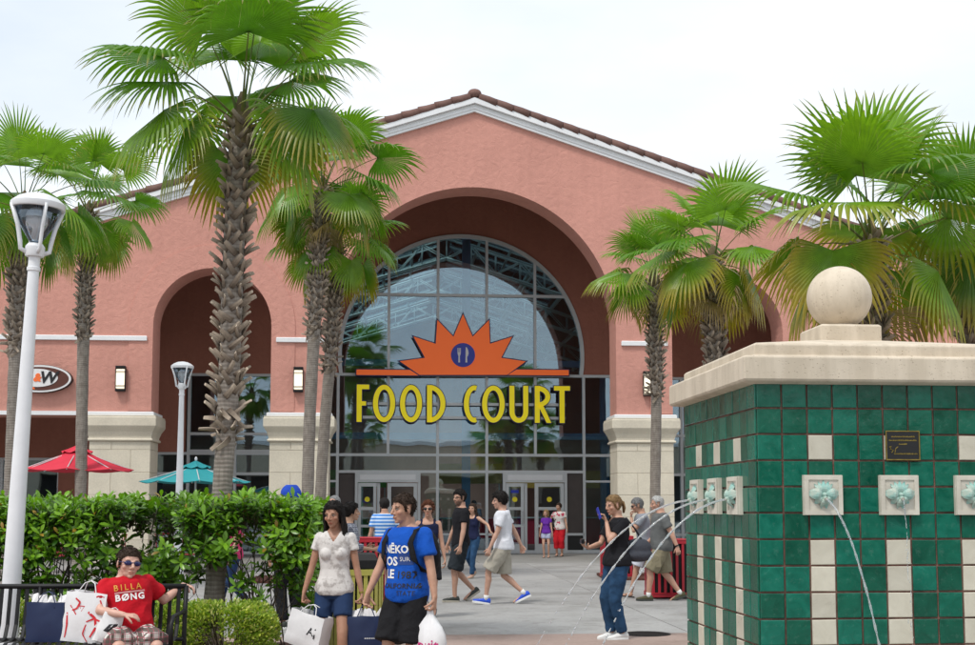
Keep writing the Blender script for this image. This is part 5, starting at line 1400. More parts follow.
        for q, (A, el, wr, hd, pn, curl) in s.arms.items():
            mb.ell(A, .055 * am, 12, 10)
            mb.tube([A, A.lerp(el, .35), A.lerp(el, .75), el, el.lerp(wr, .25), el.lerp(wr, .65), wr], [.056 * am, .050 * am, .043 * am, .039 * am, .041 * am, .032 * am, .025 * am], 14)
            mb.ell(el, .039 * am, 10, 8); lat = hd.cross(pn).normalized()
            mb.tube([wr - hd * .012 * k, wr + hd * .03 * k, wr + hd * .07 * k, wr + hd * .095 * k], [(.014 * am / .9, .026 * am / .9), (.016 * k, .036 * k), (.015 * k, .040 * k), (.012 * k, .036 * k)], 12, up=pn)
        m = remesh(mb, s.vx, 3, .5); V_, F_ = mesh_arrays(m); bpy.data.meshes.remove(m)
        cols = np.tile(np.array(s.skin), (len(V_), 1)); out = MB(); out.add([tuple(p) for p in V_], F_, col=s.skin)
        # fingers
        for q, (A, el, wr, hd, pn, curl) in s.arms.items():
            lat = hd.cross(pn).normalized()
            for j, (off, ln) in enumerate(((-.030, .062), (-.010, .074), (.011, .070), (.030, .054))):
                p = wr + hd * .085 * k + lat * off * k * 1.02; d = hd.copy(); pts = [wr + hd * .06 * k + lat * off * .9 * k, p.copy()]
                for seg, fr in enumerate((.45, .32, .23)):
                    a = curl * (1.05 if seg < 2 else .7) * (1 + .08 * j); d = (d * math.cos(a) + (pn - d * pn.dot(d)).normalized() * math.sin(a)).normalized(); p = p + d * ln * fr * k * 1.1; pts.append(p.copy())
                fr_ = .0092 * k if not f else .0080 * k
                out.tube(pts, [fr_ * 1.1, fr_ * 1.08, fr_, fr_ * .92, fr_ * .6], 8, col=s.skin)
            for sg_ in (-1,):
                thd = (-lat if q > 0 else -lat)
                th0 = wr + hd * .022 * k - lat * .026 * k; td = (hd * .75 - lat * .55 + pn * .35).normalized()
                p1 = th0 + td * .040 * k; td2 = (td * .8 + hd * .3 + pn * (.3 + curl * .5)).normalized(); p2 = p1 + td2 * .030 * k; p3 = p2 + (td2 * .8 + pn * curl * .6).normalized() * .024 * k
                out.tube([th0, p1, p2, p3], [.013 * k, .011 * k, .0100 * k, .006 * k], 8, col=s.skin)
        # head
        HV, HF = HEADS[s.sex]; yaw, pit, til = s.headr
        base = s.T(0, .012, 1.50 + s.neck); R_ = s.chestM() if abs(s.lean) < .01 and abs(s.cyaw) < .01 else Matrix.Rotation(s.cyaw, 3, 'Z') @ Matrix.Rotation(-s.lean * .5, 3, 'X')
        R_ = R_ @ Matrix.Rotation(yaw, 3, 'Z') @ Matrix.Rotation(pit, 3, 'X') @ Matrix.Rotation(til, 3, 'Y')
        hs = (.97 if f else 1.0) * (s.k ** .5) * 1.03 * s.hsc
        s.HM = Matrix.Translation(base + R_ @ Vector((0, .022, .105)) * hs) @ R_.to_4x4() @ Matrix.Scale(hs, 4) @ Matrix.Diagonal((s.hw, 1, 1, 1))
        A_ = np.array(s.HM); W_ = HV @ A_[:3, :3].T + A_[:3, 3]
        n0 = len(out.v); out.add([tuple(p) for p in W_], HF, col=s.skin)
        sk = np.array(s.skin); hc = np.tile(sk, (len(HV), 1)).astype(float)
        x, y, z = np.abs(HV[:, 0]), HV[:, 1], HV[:, 2]
        def blob(cx, cy, cz, rx, rz): return np.clip(1.6 - 1.6 * (((x - cx) / rx) ** 2 + ((z - cz) / rz) ** 2), 0, 1) * (y > cy)
        lip = blob(0, .07, -.0625, .024, .0105)[:, None]; hc = hc * (1 - lip) + lip * (sk * np.array([.92, .55, .52]) if f else sk * np.array([.88, .66, .62]))
        lc = blob(0, .07, -.0628, .021, .0018)[:, None]; hc *= 1 - .55 * lc
        br = blob(.031, .05, .0285 - .0, .020, .0042 if f else .006)[:, None] * .8; hc = hc * (1 - br) + br * np.array(s.browc)
        ck = blob(.040, .04, -.024, .022, .02)[:, None] * .25; hc = hc * (1 - ck) + ck * sk * np.array([1.1, .72, .70])
        so = blob(.031, .05, .006, .021, .011)[:, None] * .35; hc *= 1 - so * .5
        if s.beard:
            bd = np.clip((-.038 - z) / .02, 0, 1) * (y > -.02) * (z > -.125); bd = np.maximum(bd * (1 - lip[:, 0]), blob(0, .06, -.047, .028, .007)); bd = (bd * s.beard)[:, None]; hc = hc * (1 - bd) + bd * np.array(s.browc)
        out.c[n0:] = [tuple(c) for c in hc]
        me = out.mesh('body', True); s.bodyo = link('body', me, M('skin'), s.root)
        # eyes
        for q in (-1, 1):
            if s.eyes:
                e = MB(); e.ell((q * .0305, .0735, .0065), (.0118, .0112, .0062), 12, 8, col=(.42, .40, .38)); e.ell((q * .0305, .0835, .0062), (.0052, .0032, .0056), 8, 6, col=(.025, .016, .012))
                e.tube([(q * .018, .0815, .0105), (q * .0305, .0865, .0140), (q * .044, .0785, .0100)], .0016, 5, col=(.02, .014, .012))
                e.v = [tuple(s.HM @ Vector(p)) for p in e.v]; link('eye', e.mesh('eye', True), M('skin'), s.root)
        return s
    browc = (.03, .02, .015); beard = 0; eyes = True; neck = 0.0; hw = 1.0
    def finish_cloth(s, mb, name, mat, vx=None, amp=.006, cut=None, sm=3, fold=(9, 9, 5)):
        m = remesh(mb, vx or s.vx * 1.15, sm, .5)
        n = len(m.vertices); V_, F_ = mesh_arrays(m); N_ = np.empty(n * 3); m.vertex_normals.foreach_get('vector', N_); N_ = N_.reshape(-1, 3)
        off = s.rn.uniform(0, 90)
        for i in range(n):
            p = V_[i]; a = noise.noise((p[0] * fold[0] + p[2] * 4 + off, p[1] * fold[1], p[2] * fold[2])); b_ = noise.noise((p[0] * 22 + off, p[1] * 22, p[2] * 15 - p[0] * 9))
            V_[i] = p + N_[i] * ((1 - 2 * abs(a)) * amp + b_ * amp * .22)
        m.vertices.foreach_set('co', V_.ravel())
        if cut:
            bm = bmesh.new(); bm.from_mesh(m); kill = [v_ for v_ in bm.verts if cut(v_.co)]; bmesh.ops.delete(bm, geom=kill, context='VERTS'); bm.to_mesh(m); bm.free()
        m.polygons.foreach_set('use_smooth', [True] * len(m.polygons)); m.name = name
        return link(name, m, M(mat), s.root)
    def top(s, mat, hem=.86, sleeve=.55, loose=.014, tank=False, vneck=0, name='shirt', flare=.012, amp=.006, collar=None):
        mb = MB(); k = s.k; s.torso(mb, hem, 1.455 if not tank else 1.38, loose, hem=flare)
        am = (.86 if s.f else 1.0) * (1 + (s.g - 1) * .6) * k
        for q, (A, el, wr, hd, pn, curl) in s.arms.items():
            if tank:
                mb.tube([s.T(q * .085, .085, 1.34), s.T(q * .098, .03, 1.45), s.T(q * .09, -.07, 1.38)], .022 * k, 8)
                continue
            mb.ell(A, .053 * am + loose * .6, 14, 10); r0 = .050 * am
            L1, L2 = (el - A).length, (wr - el).length; t = sleeve
            path = [A]; 
            if t <= 1: path += [A.lerp(el, t * .5), A.lerp(el, t)]; rr = [r0 + loose * .7, r0 + loose * .8, .049 * am + loose * 1.05]
            else: path += [A.lerp(el, .5), el, el.lerp(wr, (t - 1) * .5), el.lerp(wr, t - 1)]; rr = [r0 + loose, .05 * am + loose, .043 * am + loose, .041 * am + loose * .9, .036 * am + loose * .9]
            mb.tube(path, rr, 14)
            if t > 1: mb.ell(el, .041 * am + loose, 10, 8)
        cut = None
        if vneck:
            inv = s.chestM().inverted(); c0 = s.T(0, 0, 1.0)
            def cut(co):
                p = inv @ (Vector(co) - c0) / k; z_ = p.z + 1.0
                return p.y > .0 and z_ > 1.445 - vneck and abs(p.x) < (z_ - (1.445 - vneck)) * .62
        o = s.finish_cloth(mb, name, mat, vx=.0065 if vneck else None, amp=amp, cut=cut)
        if collar:
            cb = MB(); ring_o = []
            for i in range(14):
                a = 2 * PI * i / 14; ring_o.append(s.T(.068 * math.cos(a), .068 * math.sin(a) - .006, 1.462 + .012 * -math.sin(a)))
            cb.tube(ring_o + ring_o[:1], .011 * k, 8); link('collar', cb.mesh('collar', True), M(collar), s.root)
        s.shirt = o; return o
    def bottoms(s, mat, end=.95, loose=.02, top=.99, flare=.0, name='shorts', amp=.006):
        """end: 0 hip .. 1 knee .. 2 ankle"""
        mb = MB(); s.torso(mb, .82, top, .009 + loose * .12); k = s.k; lg = (1 + (s.g - 1) * .7) * k
        for q, (A, kn, an, toe, pitch) in s.legs.items():
            if end <= 1: pts = [A + Vector((0, 0, .03)), A.lerp(kn, end * .4), A.lerp(kn, end * .75), A.lerp(kn, end)]; rr = [.084 * lg + loose * .5, .084 * lg + loose * 1.0, .073 * lg + loose * 1.2 + flare * .6, .066 * lg + loose * 1.3 + flare]
            else:
                e = end - 1; pts = [A + Vector((0, 0, .03)), A.lerp(kn, .4), A.lerp(kn, .8), kn, kn.lerp(an, e * .3), kn.lerp(an, e * .65), kn.lerp(an, e)]
                rr = [.092 * lg + loose, .084 * lg + loose, .066 * lg + loose, .060 * lg + loose, .056 * lg + loose, .046 * lg + loose * 1.2 + flare * .5, .040 * lg + loose * 1.4 + flare]
            mb.tube(pts, rr, 16); mb.ell(A, .084 * lg + loose * .4, 14, 10)
            if end > 1: mb.ell(kn, .058 * lg + loose, 12, 8)
        return s.finish_cloth(mb, name, mat, amp=amp, fold=(8, 8, 9))
    def shoes(s, mat, sole='rubber_white', sock=None, kind='shoe'):
        k = s.k
        for q, (A, kn, an, toe, pitch) in s.legs.items():
            fd = Vector((-math.sin(toe), math.cos(toe), 0)); up = Vector((0, 0, 1)); sd = Vector((math.cos(toe), math.sin(toe), 0))
            pd = fd * math.cos(pitch) - up * math.sin(pitch); pu = up * math.cos(pitch) + fd * math.sin(pitch)
            base = an - pu * .075 * k
            def P(x, y, z): return base + (sd * x + pd * y + pu * z) * k
            if kind == 'shoe':
                mb = MB(); prof = [(-.075, .026, .062), (-.06, .036, .088), (-.01, .040, .088), (.05, .043, .074), (.11, .048, .056), (.16, .044, .044), (.19, .026, .034), (.197, .01, .022)]
                rr = []
                for y, w, h_ in prof:
                    rr.append([P(w * math.cos(2 * PI * i / 14), y, max(.0, .5 * h_ + (.5 * h_) * math.sin(2 * PI * i / 14))) for i in range(14)])
                mb.loft(rr); sh = MB().add(mb.v, mb.f).build('shoe', M(mat), s.root, smooth=True)
                ml = MB(); outl = [(-.082, .0), (-.07, .028), (-.02, .038), (.05, .042), (.11, .049), (.16, .045), (.195, .022), (.202, 0), (.195, -.022), (.16, -.045), (.11, -.049), (.05, -.042), (-.02, -.038), (-.07, -.028)]
                ml.loft([[P(x * .98, y, -.012) for y, x in outl], [P(x, y, -.008) for y, x in outl], [P(x, y, .016) for y, x in outl], [P(x * .93, y * .98, .020) for y, x in outl]])
                ml.build('sole', M(sole), sh, smooth=True, auto=40)
                lc = MB()
                for j in range(4): lc.tube([P(-.022, .03 + .022 * j, .078 - .008 * j), P(0, .034 + .022 * j, .084 - .009 * j), P(.022, .03 + .022 * j, .078 - .008 * j)], .0042 * k, 5)
                lc.build('laces', M('rubber_white' if mat != 'olive_shoe' else 'olive_shoe'), sh)
            else:
                outl = [(-.07, .0), (-.06, .03), (0, .036), (.07, .042), (.13, .044), (.18, .03), (.20, 0), (.18, -.03), (.13, -.044), (.07, -.042), (0, -.036), (-.06, -.03)]
                ml = MB(); ml.loft([[P(x, y, -.006) for y, x in outl], [P(x, y, .010) for y, x in outl]]); so = ml.build('sandal', M(mat), s.root)
                MB().tube([P(-.046, .06, .012), P(-.03, .09, .045), P(0, .12, .048), P(.03, .09, .045), P(.046, .06, .012)], .006 * k, 6).build('strap', M(mat), so)
            if sock:
                d = (kn - an).normalized(); MB().tube([an - pu * .02 * k, an + d * .02, an + d * .055 * k], [.040 * k, .038 * k, .041 * k], 14).build('sock', M(sock), s.root, smooth=True)
    def hair(s, style, mat, th=.012, rough=.006, length=.0, cover=False):
        rn = s.rn; shell = hair_shell(HEADS[s.sex], 'long' if style in ('long', 'bob', 'pony', 'curly') else style, th, rough, rn, cover)
        if s.vx < .0125:
            sv = list(shell.v)
            for i in range(420):
                p0 = Vector(sv[rn.randrange(len(sv))])
                if style not in ('long', 'bob', 'curly') and hairline(p0, 'short' if style in ('pony',) else style) < .006: continue
                nr = Vector((p0.x, p0.y + .01, p0.z * .9 - .005)).normalized(); fl = Vector((p0.x * 3, .25 if p0.z > .07 else -.15, -.75 if p0.z < .09 else .1)) + Vector((rn.gauss(0, .3), rn.gauss(0, .3), rn.gauss(0, .3)))
                fl = (fl - nr * fl.dot(nr)).normalized(); l = rn.uniform(.012, .026) * (.5 + th / .025); r0 = rn.uniform(.0022, .0042)
                shell.tube([p0 - nr * .003, p0 + fl * l * .5 + nr * (.003 + rough * .4), p0 + fl * l + nr * rn.uniform(-.002, .006)], [r0, r0 * .9, r0 * .15], 4)
        if style in ('long', 'bob'):
            n = 96 if style == 'long' else 70
            for i in range(n):
                a = R(rn.uniform(-100, 100)); sx, cy_ = math.sin(a), -math.cos(a)      # around the back
                L = length * rn.uniform(.8, 1.05); rr = rn.uniform(.98, 1.09)
                front = abs(a) > R(70)
                pts = [Vector((sx * .02, -.01 + cy_ * .02, .124)), Vector((sx * .062 * rr, -.012 + cy_ * .072 * rr, .095)), Vector((sx * .083 * rr, -.012 + cy_ * .10 * rr, .030)), Vector((sx * .086 * rr, -.012 + cy_ * .098 * rr, -.05))]
                x_, y_ = sx * .086 * rr, -.014 + cy_ * .095 * rr
                for j in range(1, 6):
                    t = j / 5; pts.append(Vector((x_ * (1 + .10 * t) + rn.gauss(0, .004), y_ * (1 - .05 * t) + (.02 * t if front else -.03 * t) + rn.gauss(0, .004), -.05 - L * t)))
                r0 = rn.uniform(.010, .017); shell.tube(pts, [r0 * .6, r0, r0, r0, r0, r0 * .95, r0 * .85, r0 * .6, r0 * .15], 6, flat=.5)
        if style == 'pony':
            shell.ell((0, -.108, .035), (.028, .03, .03), 10, 8)
            for i in range(24):
                a = rn.uniform(0, 6.28); q = .018; pts = [Vector((math.cos(a) * q * .4, -.12, .035 + math.sin(a) * q * .5)), Vector((math.cos(a) * q, -.150, .01 + math.sin(a) * q)), Vector((math.cos(a) * q * 1.2, -.155, -.05)), Vector((math.cos(a) * q, -.14, -.05 - length))]
                shell.tube(pts, [.008, .011, .010, .002], 6)
        if style == 'curly':
            for i in range(150):
                a, e = rn.uniform(0, 6.28), rn.uniform(-.5, 1.5); p = Vector((math.cos(e) * math.cos(a) * .088, -.018 + math.cos(e) * math.sin(a) * .10, .03 + math.sin(e) * .095))
                if p.y > .045 and p.z < .075: continue
                if hairline(p, 'long') < -.03: continue
                shell.ell(p, rn.uniform(.012, .022), 7, 5)
        shell.v = [tuple(s.HM @ Vector(p)) for p in shell.v]
        return link('hair', shell.mesh('hair', True, merge=False), M(mat), s.root)
    def sunglasses(s, mat='glossy_black', frame='glossy_black'):
        g_ = MB()
        for q in (-1, 1):
            g_.ell((q * .033, .088, .006), (.029, .010, .018), 14, 8, Matrix.Rotation(q * -.28, 3, 'Z'))
            g_.tube([(q * .058, .076, .010), (q * .076, .04, .010), (q * .080, -.01, .006)], .0035, 6)
        g_.tube([(-.012, .097, .010), (.012, .097, .010)], .004, 6)
        g_.v = [tuple(s.HM @ Vector(p)) for p in g_.v]; link('sunglasses', g_.mesh('sunglasses', True), M(mat), s.root)
    def band(s, q, mat, name='watch', pos=.93, w=.012):
        A, el, wr, hd, pn, c = s.arms[q]; p = el.lerp(wr, pos); d = (wr - el).normalized(); am = (.86 if s.f else 1.0) * s.k
        MB().tube([p - d * w, p + d * w], [.030 * am, .029 * am], 14).build(name, M(mat), s.root, smooth=True, auto=50)
    def handpos(s, q):
        A, el, wr, hd, pn, c = s.arms[q]; return wr + (hd * .095 + pn * .03) * s.k
    def world(s, p): return Vector((s.root.location)) + Matrix.Rotation(s.rz, 3, 'Z') @ Vector(p)
    def print_text(s, txt, size, x, z, mat, bold=0, shear=0, align='LEFT', spacing=1.0, parent=None, dirx=1, sy=1.0):
        """flat lettering laid on the front of the shirt"""
        m = text_mesh(txt, size, bold, shear, 0.0, align, 2, spacing)
        bm = bmesh.new(); bm.from_mesh(m); bmesh.ops.triangulate(bm, faces=bm.faces); bmesh.ops.subdivide_edges(bm, edges=[e for e in bm.edges if e.calc_length() > .02], cuts=1); bm.to_mesh(m); bm.free()
        s.lay(m, x, z, 'print', mat, sy)
    def lay(s, m, x, z, name, mat, sy=1.0, off=.0045):
        sm_ = s.shirt.data; bvh = BVHTree.FromPolygons([v_.co.copy() for v_ in sm_.vertices], [tuple(p.vertices) for p in sm_.polygons])
        CM = s.chestM(); fwd = CM @ Vector((0, 1, 0)); rt = CM @ Vector((-1, 0, 0))   # reads left to right for someone facing the wearer
        for v_ in m.vertices:
            lx, lz = x + v_.co.x, z + v_.co.y * sy
            o = s.T(0, 0, 1.0) + (CM @ Vector((-lx, .6, lz - 1.0))) * s.k
            hit = bvh.ray_cast(o, -fwd, 1.2)
            p = hit[0] if hit[0] is not None else s.T(-lx, .14, lz)
            v_.co = p + fwd * off
        link(name, m, M(mat), s.shirt)
# ================================================================== bags
def mk_flat(name, c, rough=.6): return pm(name, c, rough, .05, 4, .05, 40)
mk_flat('paper_navy', (.010, .022, .075), .45); mk_flat('paper_white', (.74, .74, .74), .55); mk_flat('plastic_white', (.78, .78, .79), .35); mk_flat('print_red', (.62, .02, .03)); mk_flat('print_pink', (.55, .02, .18)); mk_flat('print_black', (.015, .015, .018)); mk_flat('print_white', (.80, .80, .78)); mk_flat('tissue', (.80, .78, .78), .8); mk_flat('print_yellow', (.65, .30, .03)); mk_flat('print_gold', (.5, .4, .15))
def paper_bag(grip, rz, w, d, h, mat, label, seed=1, cord=.16, tilt=(0, 0), on=None, prints=(), tissue=False, puff=.012, lean=0.0):
    """grip: world point where the handles hang (or the base centre when on is given)"""
    rn = random.Random(seed); g = Vector(grip); base = g - Vector((0, 0, h + cord)) if on is None else g
    root = empty('shopping_bag', base, rz); root.rotation_euler = (tilt[0], tilt[1], rz); tag(root, label, 'shopping bag', 'shopping bags')
    n, mrow = 8, 7; mb = MB(); rings = []
    def outline(t):
        ww, dd = w / 2 * (1 - .02 * t), d / 2 * (1 - .12 * t); pts = []
        for i in range(n): pts.append((-ww + 2 * ww * i / n, -dd - puff * math.sin(PI * i / n) * math.sin(PI * t)))
        for i in range(4): pts.append((ww + (-.015 * math.sin(PI * i / 4) * t), -dd + 2 * dd * i / 4))
        for i in range(n): pts.append((ww - 2 * ww * i / n, dd + puff * math.sin(PI * i / n) * math.sin(PI * t)))
        for i in range(4): pts.append((-ww - (-.015 * math.sin(PI * i / 4) * t), dd - 2 * dd * i / 4))
        return pts
    for r in range(mrow + 1):
        t = r / mrow; o = outline(t)
        rings.append([(x + rn.gauss(0, .0028), y + rn.gauss(0, .0045 if 0 < t else .001), h * t + (rn.gauss(0, .003) if t == 1 else 0)) for x, y in o])
    inner = [[(x * .985, y * .97, max(z, .006)) for x, y, z in q] for q in rings[::-1]]
    mb.loft(rings + inner); body = mb.build('bag_body', M(mat), root, smooth=True, auto=28)
    for sy in (-1, 1):
        MB().tube([(-w * .22, sy * d * .42, h - .05), (-w * .22, sy * d * .40, h), (-w * .12, sy * d * .15, h + cord * .8), (0, sy * .006, h + cord), (w * .12, sy * d * .15, h + cord * .8), (w * .22, sy * d * .40, h), (w * .22, sy * d * .42, h - .05)], .0045, 6).build('handle', M('paper_white' if mat != 'paper_navy' else 'paper_navy'), root, smooth=True)
    if tissue:
        ts = MB()
        for i in range(7):
            a = rn.uniform(-.5, .5); x0 = -w * .42 + w * .84 * i / 7; pts = [(x0, -d * .3, h - .04), (x0 + w * .2, -d * .25, h - .04), (x0 + w * .18 + rn.uniform(-.02, .02), rn.uniform(-.03, .03), h + rn.uniform(.03, .075)), (x0 + rn.uniform(-.02, .04), rn.uniform(-.02, .05), h + rn.uniform(.02, .06))]
            ts.add(pts + [(p[0], p[1] + .03, p[2] - .01) for p in pts], [(0, 1, 2, 3), (7, 6, 5, 4), (0, 4, 5, 1), (1, 5, 6, 2), (2, 6, 7, 3), (3, 7, 4, 0)])
        ts.build('tissue_paper', M('tissue'), root)
    bvh = None
    for (me, x, z, mt, face) in prints:
        if bvh is None: bvh = BVHTree.FromPolygons([v_.co.copy() for v_ in body.data.vertices], [tuple(p.vertices) for p in body.data.polygons])
        for v_ in me.vertices:
            o_, dr = (Vector((x + v_.co.x, -1, z + v_.co.y)), Vector((0, 1, 0))) if face == 'f' else (Vector((1, x + v_.co.x, z + v_.co.y)), Vector((-1, 0, 0)))
            hit = bvh.ray_cast(o_, dr, 2); v_.co = (hit[0] if hit[0] else o_ + dr * (1 - d / 2)) - dr * .003
        link('print', me, M(mt), body)
    return root
def shape_mesh(polys):
    mb = MB()
    for p in polys: mb.add([(x, y, 0) for x, y in p], [tuple(range(len(p)))])
    m = mb.mesh('print'); bm = bmesh.new(); bm.from_mesh(m); bmesh.ops.triangulate(bm, faces=bm.faces)
    for _ in range(2): bmesh.ops.subdivide_edges(bm, edges=[e for e in bm.edges if e.calc_length() > .03], cuts=1, use_grid_fill=False); bmesh.ops.triangulate(bm, faces=bm.faces)
    bm.to_mesh(m); bm.free(); return m
def stroke(pts, w):
    """curved brush stroke as quads"""
    out = []
    for i in range(len(pts) - 1):
        a, b_ = Vector(pts[i]), Vector(pts[i + 1]); d = (b_ - a).normalized(); nn = Vector((-d.y, d.x)); w0 = w * (.4 + .6 * math.sin(PI * (i + .3) / len(pts))); w1 = w * (.4 + .6 * math.sin(PI * (i + 1.3) / len(pts)))
        out.append([tuple(a - nn * w0 / 2), tuple(b_ - nn * w1 / 2), tuple(b_ + nn * w1 / 2), tuple(a + nn * w0 / 2)])
    return out
def px_x(px, Y): return (px - CX) / FPX * Y
STAND = lambda P, k, w=.10: (P.leg(1, (w, 0, .08 * k)), P.leg(-1, (-w, 0, .08 * k)))
def walk(P, front, stride, k, w=.085, lift=.10):
    """front: which leg leads"""
    P.leg(front, (front * w, stride * .5, .08 * k + .01), pitch=-.18); P.leg(-front, (-front * w, -stride * .5, .08 * k + lift), pitch=.55)

# ---- man in blue shirt
cloth('tee_blue', (.008, .085, .45), .08); cloth('short_black', (.012, .012, .014)); cloth('bag_black', (.012, .012, .014))
Y = 10.0; P = Person('man in bright blue printed T-shirt and black shorts carrying a white plastic bag', px_x(408, Y), Y, R(146), 1.66, 'm', .98, (.47, .27, .185), 3, .0095, head=(R(-20), R(-4), 0), lean=.02, belly=.015); k = P.k
walk(P, 1, .42, k); P.arm(-1, (-.32, .05, .79), hand=(.05, .12, -1), curl=.95); P.arm(1, (.27, .20, .80), hand=(0, .25, -1), curl=.7)
P.body(); P.top('tee_blue', .84, .62, .022, flare=.02, amp=.008); P.bottoms('short_black', .96, .030, .96, .012, amp=.009); P.hair('short', 'hair_brown', .009, .004); P.shoes('short_black')
for t, sz, x, z, mt, bd, ha in (('NĒKO', .088, -.135, 1.275, 'print_white', .003, 'LEFT'), ('OS', .100, -.12, 1.175, 'print_white', .003, 'LEFT'), ('LE', .100, -.12, 1.07, 'print_white', .003, 'LEFT'), ('1987', .085, .005, 1.065, 'print_black', .001, 'LEFT'), ('CALIFORNIA', .058, -.135, .975, 'print_black', .001, 'LEFT'), ('STATE', .055, .01, .915, 'print_black', .0, 'LEFT')):
    P.print_text(t, sz, x, z, mt, bd, 0, ha)
bx = MB().add([(0, 0, 0), (.13, 0, 0), (.13, .09, 0), (0, .09, 0)], [(0, 1, 2, 3)]).mesh('print'); bm = bmesh.new(); bm.from_mesh(bx); bmesh.ops.subdivide_edges(bm, edges=bm.edges, cuts=6, use_grid_fill=True); bm.to_mesh(bx); bm.free()
mk_flat('print_navy', (.012, .05, .22)); P.lay(bx, .012, 1.15, 'print', 'print_navy', 1.0, .003); P.print_text('SUR', .05, .03, 1.195, 'print_white', 0, 0, 'LEFT')
BLUEMAN = P
# backpack
bp_ = empty('backpack', P.root.location, P.rz); tag(bp_, 'black backpack worn by the man in the blue T-shirt', 'backpack')
mb = MB(); mb.ell(P.T(0, -.22, 1.22), (.16, .10, .22), 20, 14); mb.ell(P.T(0, -.27, 1.12), (.13, .07, .12), 16, 10); m_ = remesh(mb, .016, 3); m_.polygons.foreach_set('use_smooth', [True] * len(m_.polygons)); link('pack', m_, M('bag_black'), bp_)
for q in (-1, 1):
    MB().tube([P.T(q * .11, -.16, 1.40), P.T(q * .125, -.06, 1.465), P.T(q * .13, .06, 1.435), P.T(q * .14, .138, 1.33), P.T(q * .165, .125, 1.20), P.T(q * .19, .03, 1.10), P.T(q * .13, -.13, 1.06)], [(.007, .026)] * 7, 8, up=P.T(q * .15, .3, 1.5) - P.T(q * .14, 0, 1.2)).build('strap', M('bag_black'), bp_, smooth=True)
# plastic bag in his hand
hp = P.world(P.handpos(-1)); pb = empty('plastic_bag', hp - Vector((0, 0, .40)), R(150)); tag(pb, 'white plastic bag with pink lettering held by the man in blue', 'carrier bag')
mb = MB(); rings = []
rn = random.Random(5)
for z, w, d in ((0, .05, .03), (.02, .12, .06), (.10, .145, .075), (.20, .135, .065), (.27, .105, .05), (.32, .06, .035), (.36, .03, .02), (.41, .022, .014)):
    rings.append([(w * math.cos(2 * PI * i / 20) * (1 + rn.gauss(0, .05)), d * math.sin(2 * PI * i / 20) * (1 + rn.gauss(0, .16)), z + rn.gauss(0, .004)) for i in range(20)])
pbm = MB().loft(rings).build('bag_body', M('plastic_white'), pb, smooth=True)
tmsh = text_mesh('prit.', .12, .001, 0, 0, 'CENTER', 2); bvh = BVHTree.FromPolygons([v_.co.copy() for v_ in pbm.data.vertices], [tuple(p.vertices) for p in pbm.data.polygons])
# lettering faces the viewer side of the bag
ax = Matrix.Rotation(R(-150), 3, 'Z'); fw = ax @ Vector((-.05, -1, 0)); rt = ax @ Vector((1, -.05, 0))
for v_ in tmsh.vertices:
    o_ = rt * v_.co.x + Vector((0, 0, .13 + v_.co.y)) + fw * .5; hit = bvh.ray_cast(o_, -fw, 1); v_.co = (hit[0] if hit[0] else rt * v_.co.x + Vector((0, 0, .13 + v_.co.y)) + fw * .05) + fw * .004
link('lettering', tmsh, M('print_pink'), pbm)

# ---- woman in white tee
m = pm('tee_white_print', (.66, .63, .60), .88, .06, 6, .08, 200, .25, 400, .001, spec=.2); nt = m.node_tree; b = nt.nodes['Principled BSDF']
old = b.inputs['Base Color'].links[0].from_socket; vv = coords(nt, 'Object', (7, 7, 8)); blot = ramp(nt, noise_n(nt, vv, 2.2, 5, .65), [(.50, (1, 1, 1)), (.62, (.62, .60, .59))]); nt.links.new(mixc(nt, 1.0, old, blot, 'MULTIPLY'), b.inputs['Base Color'])
m = pm('denim_dark', (.018, .040, .105), .85, .18, 7, .15, 220, .3, 400, .001, spec=.25); cloth('denim_blue', (.020, .058, .125), .35)
Y = 10.9; P = Person('woman in white patterned T-shirt and denim shorts with a shopping bag in each hand', px_x(336, Y), Y, R(178), 1.60, 'f', .96, (.40, .215, .14), 5, .0092, head=(R(-14), R(-5), R(3)), pelvis=(0, 0, 0)); k = P.k
walk(P, -1, .34, k, .095, .06); P.arm(-1, (-.25, .03, .76), hand=(0, .1, -1), curl=1.1); P.arm(1, (.27, .06, .76), hand=(.05, .1, -1), curl=1.1)
P.body(); P.top('tee_white_print', .86, .42, .014, vneck=.085, amp=.006, flare=.012); P.bottoms('denim_dark', .62, .012, 1.0, .006, amp=.004); P.hair('long', 'hair_black', .014, .004, .17, True); P.band(-1, 'old_brass', 'bracelet', .96, .008); P.shoes('bag_black', kind='sandal')
WW = P
txt = text_mesh('A|', .09, .002, 0, 0, 'CENTER', 2); g1 = P.world(P.handpos(1)); g2 = P.world(P.handpos(-1))
paper_bag(g1, R(-28), .36, .16, .30, 'paper_white', 'white glossy paper bag with black letter hanging from the woman, nearest the hedge', 3, .07, (R(0), R(14)), prints=[(txt, .09, .16, 'print_black', 'f')], puff=.02)
lt = shape_mesh([[(-.07 + i * .014, 0), (-.062 + i * .014, 0), (-.062 + i * .014, .009), (-.07 + i * .014, .009)] for i in range(10)])
paper_bag(g2 + Vector((.07, -.02, 0)), R(4), .33, .14, .36, 'paper_navy', 'navy blue paper bag with white tissue hanging from the woman in white', 4, .10, prints=[(lt, .06, .17, 'print_white', 'f')], tissue=True)

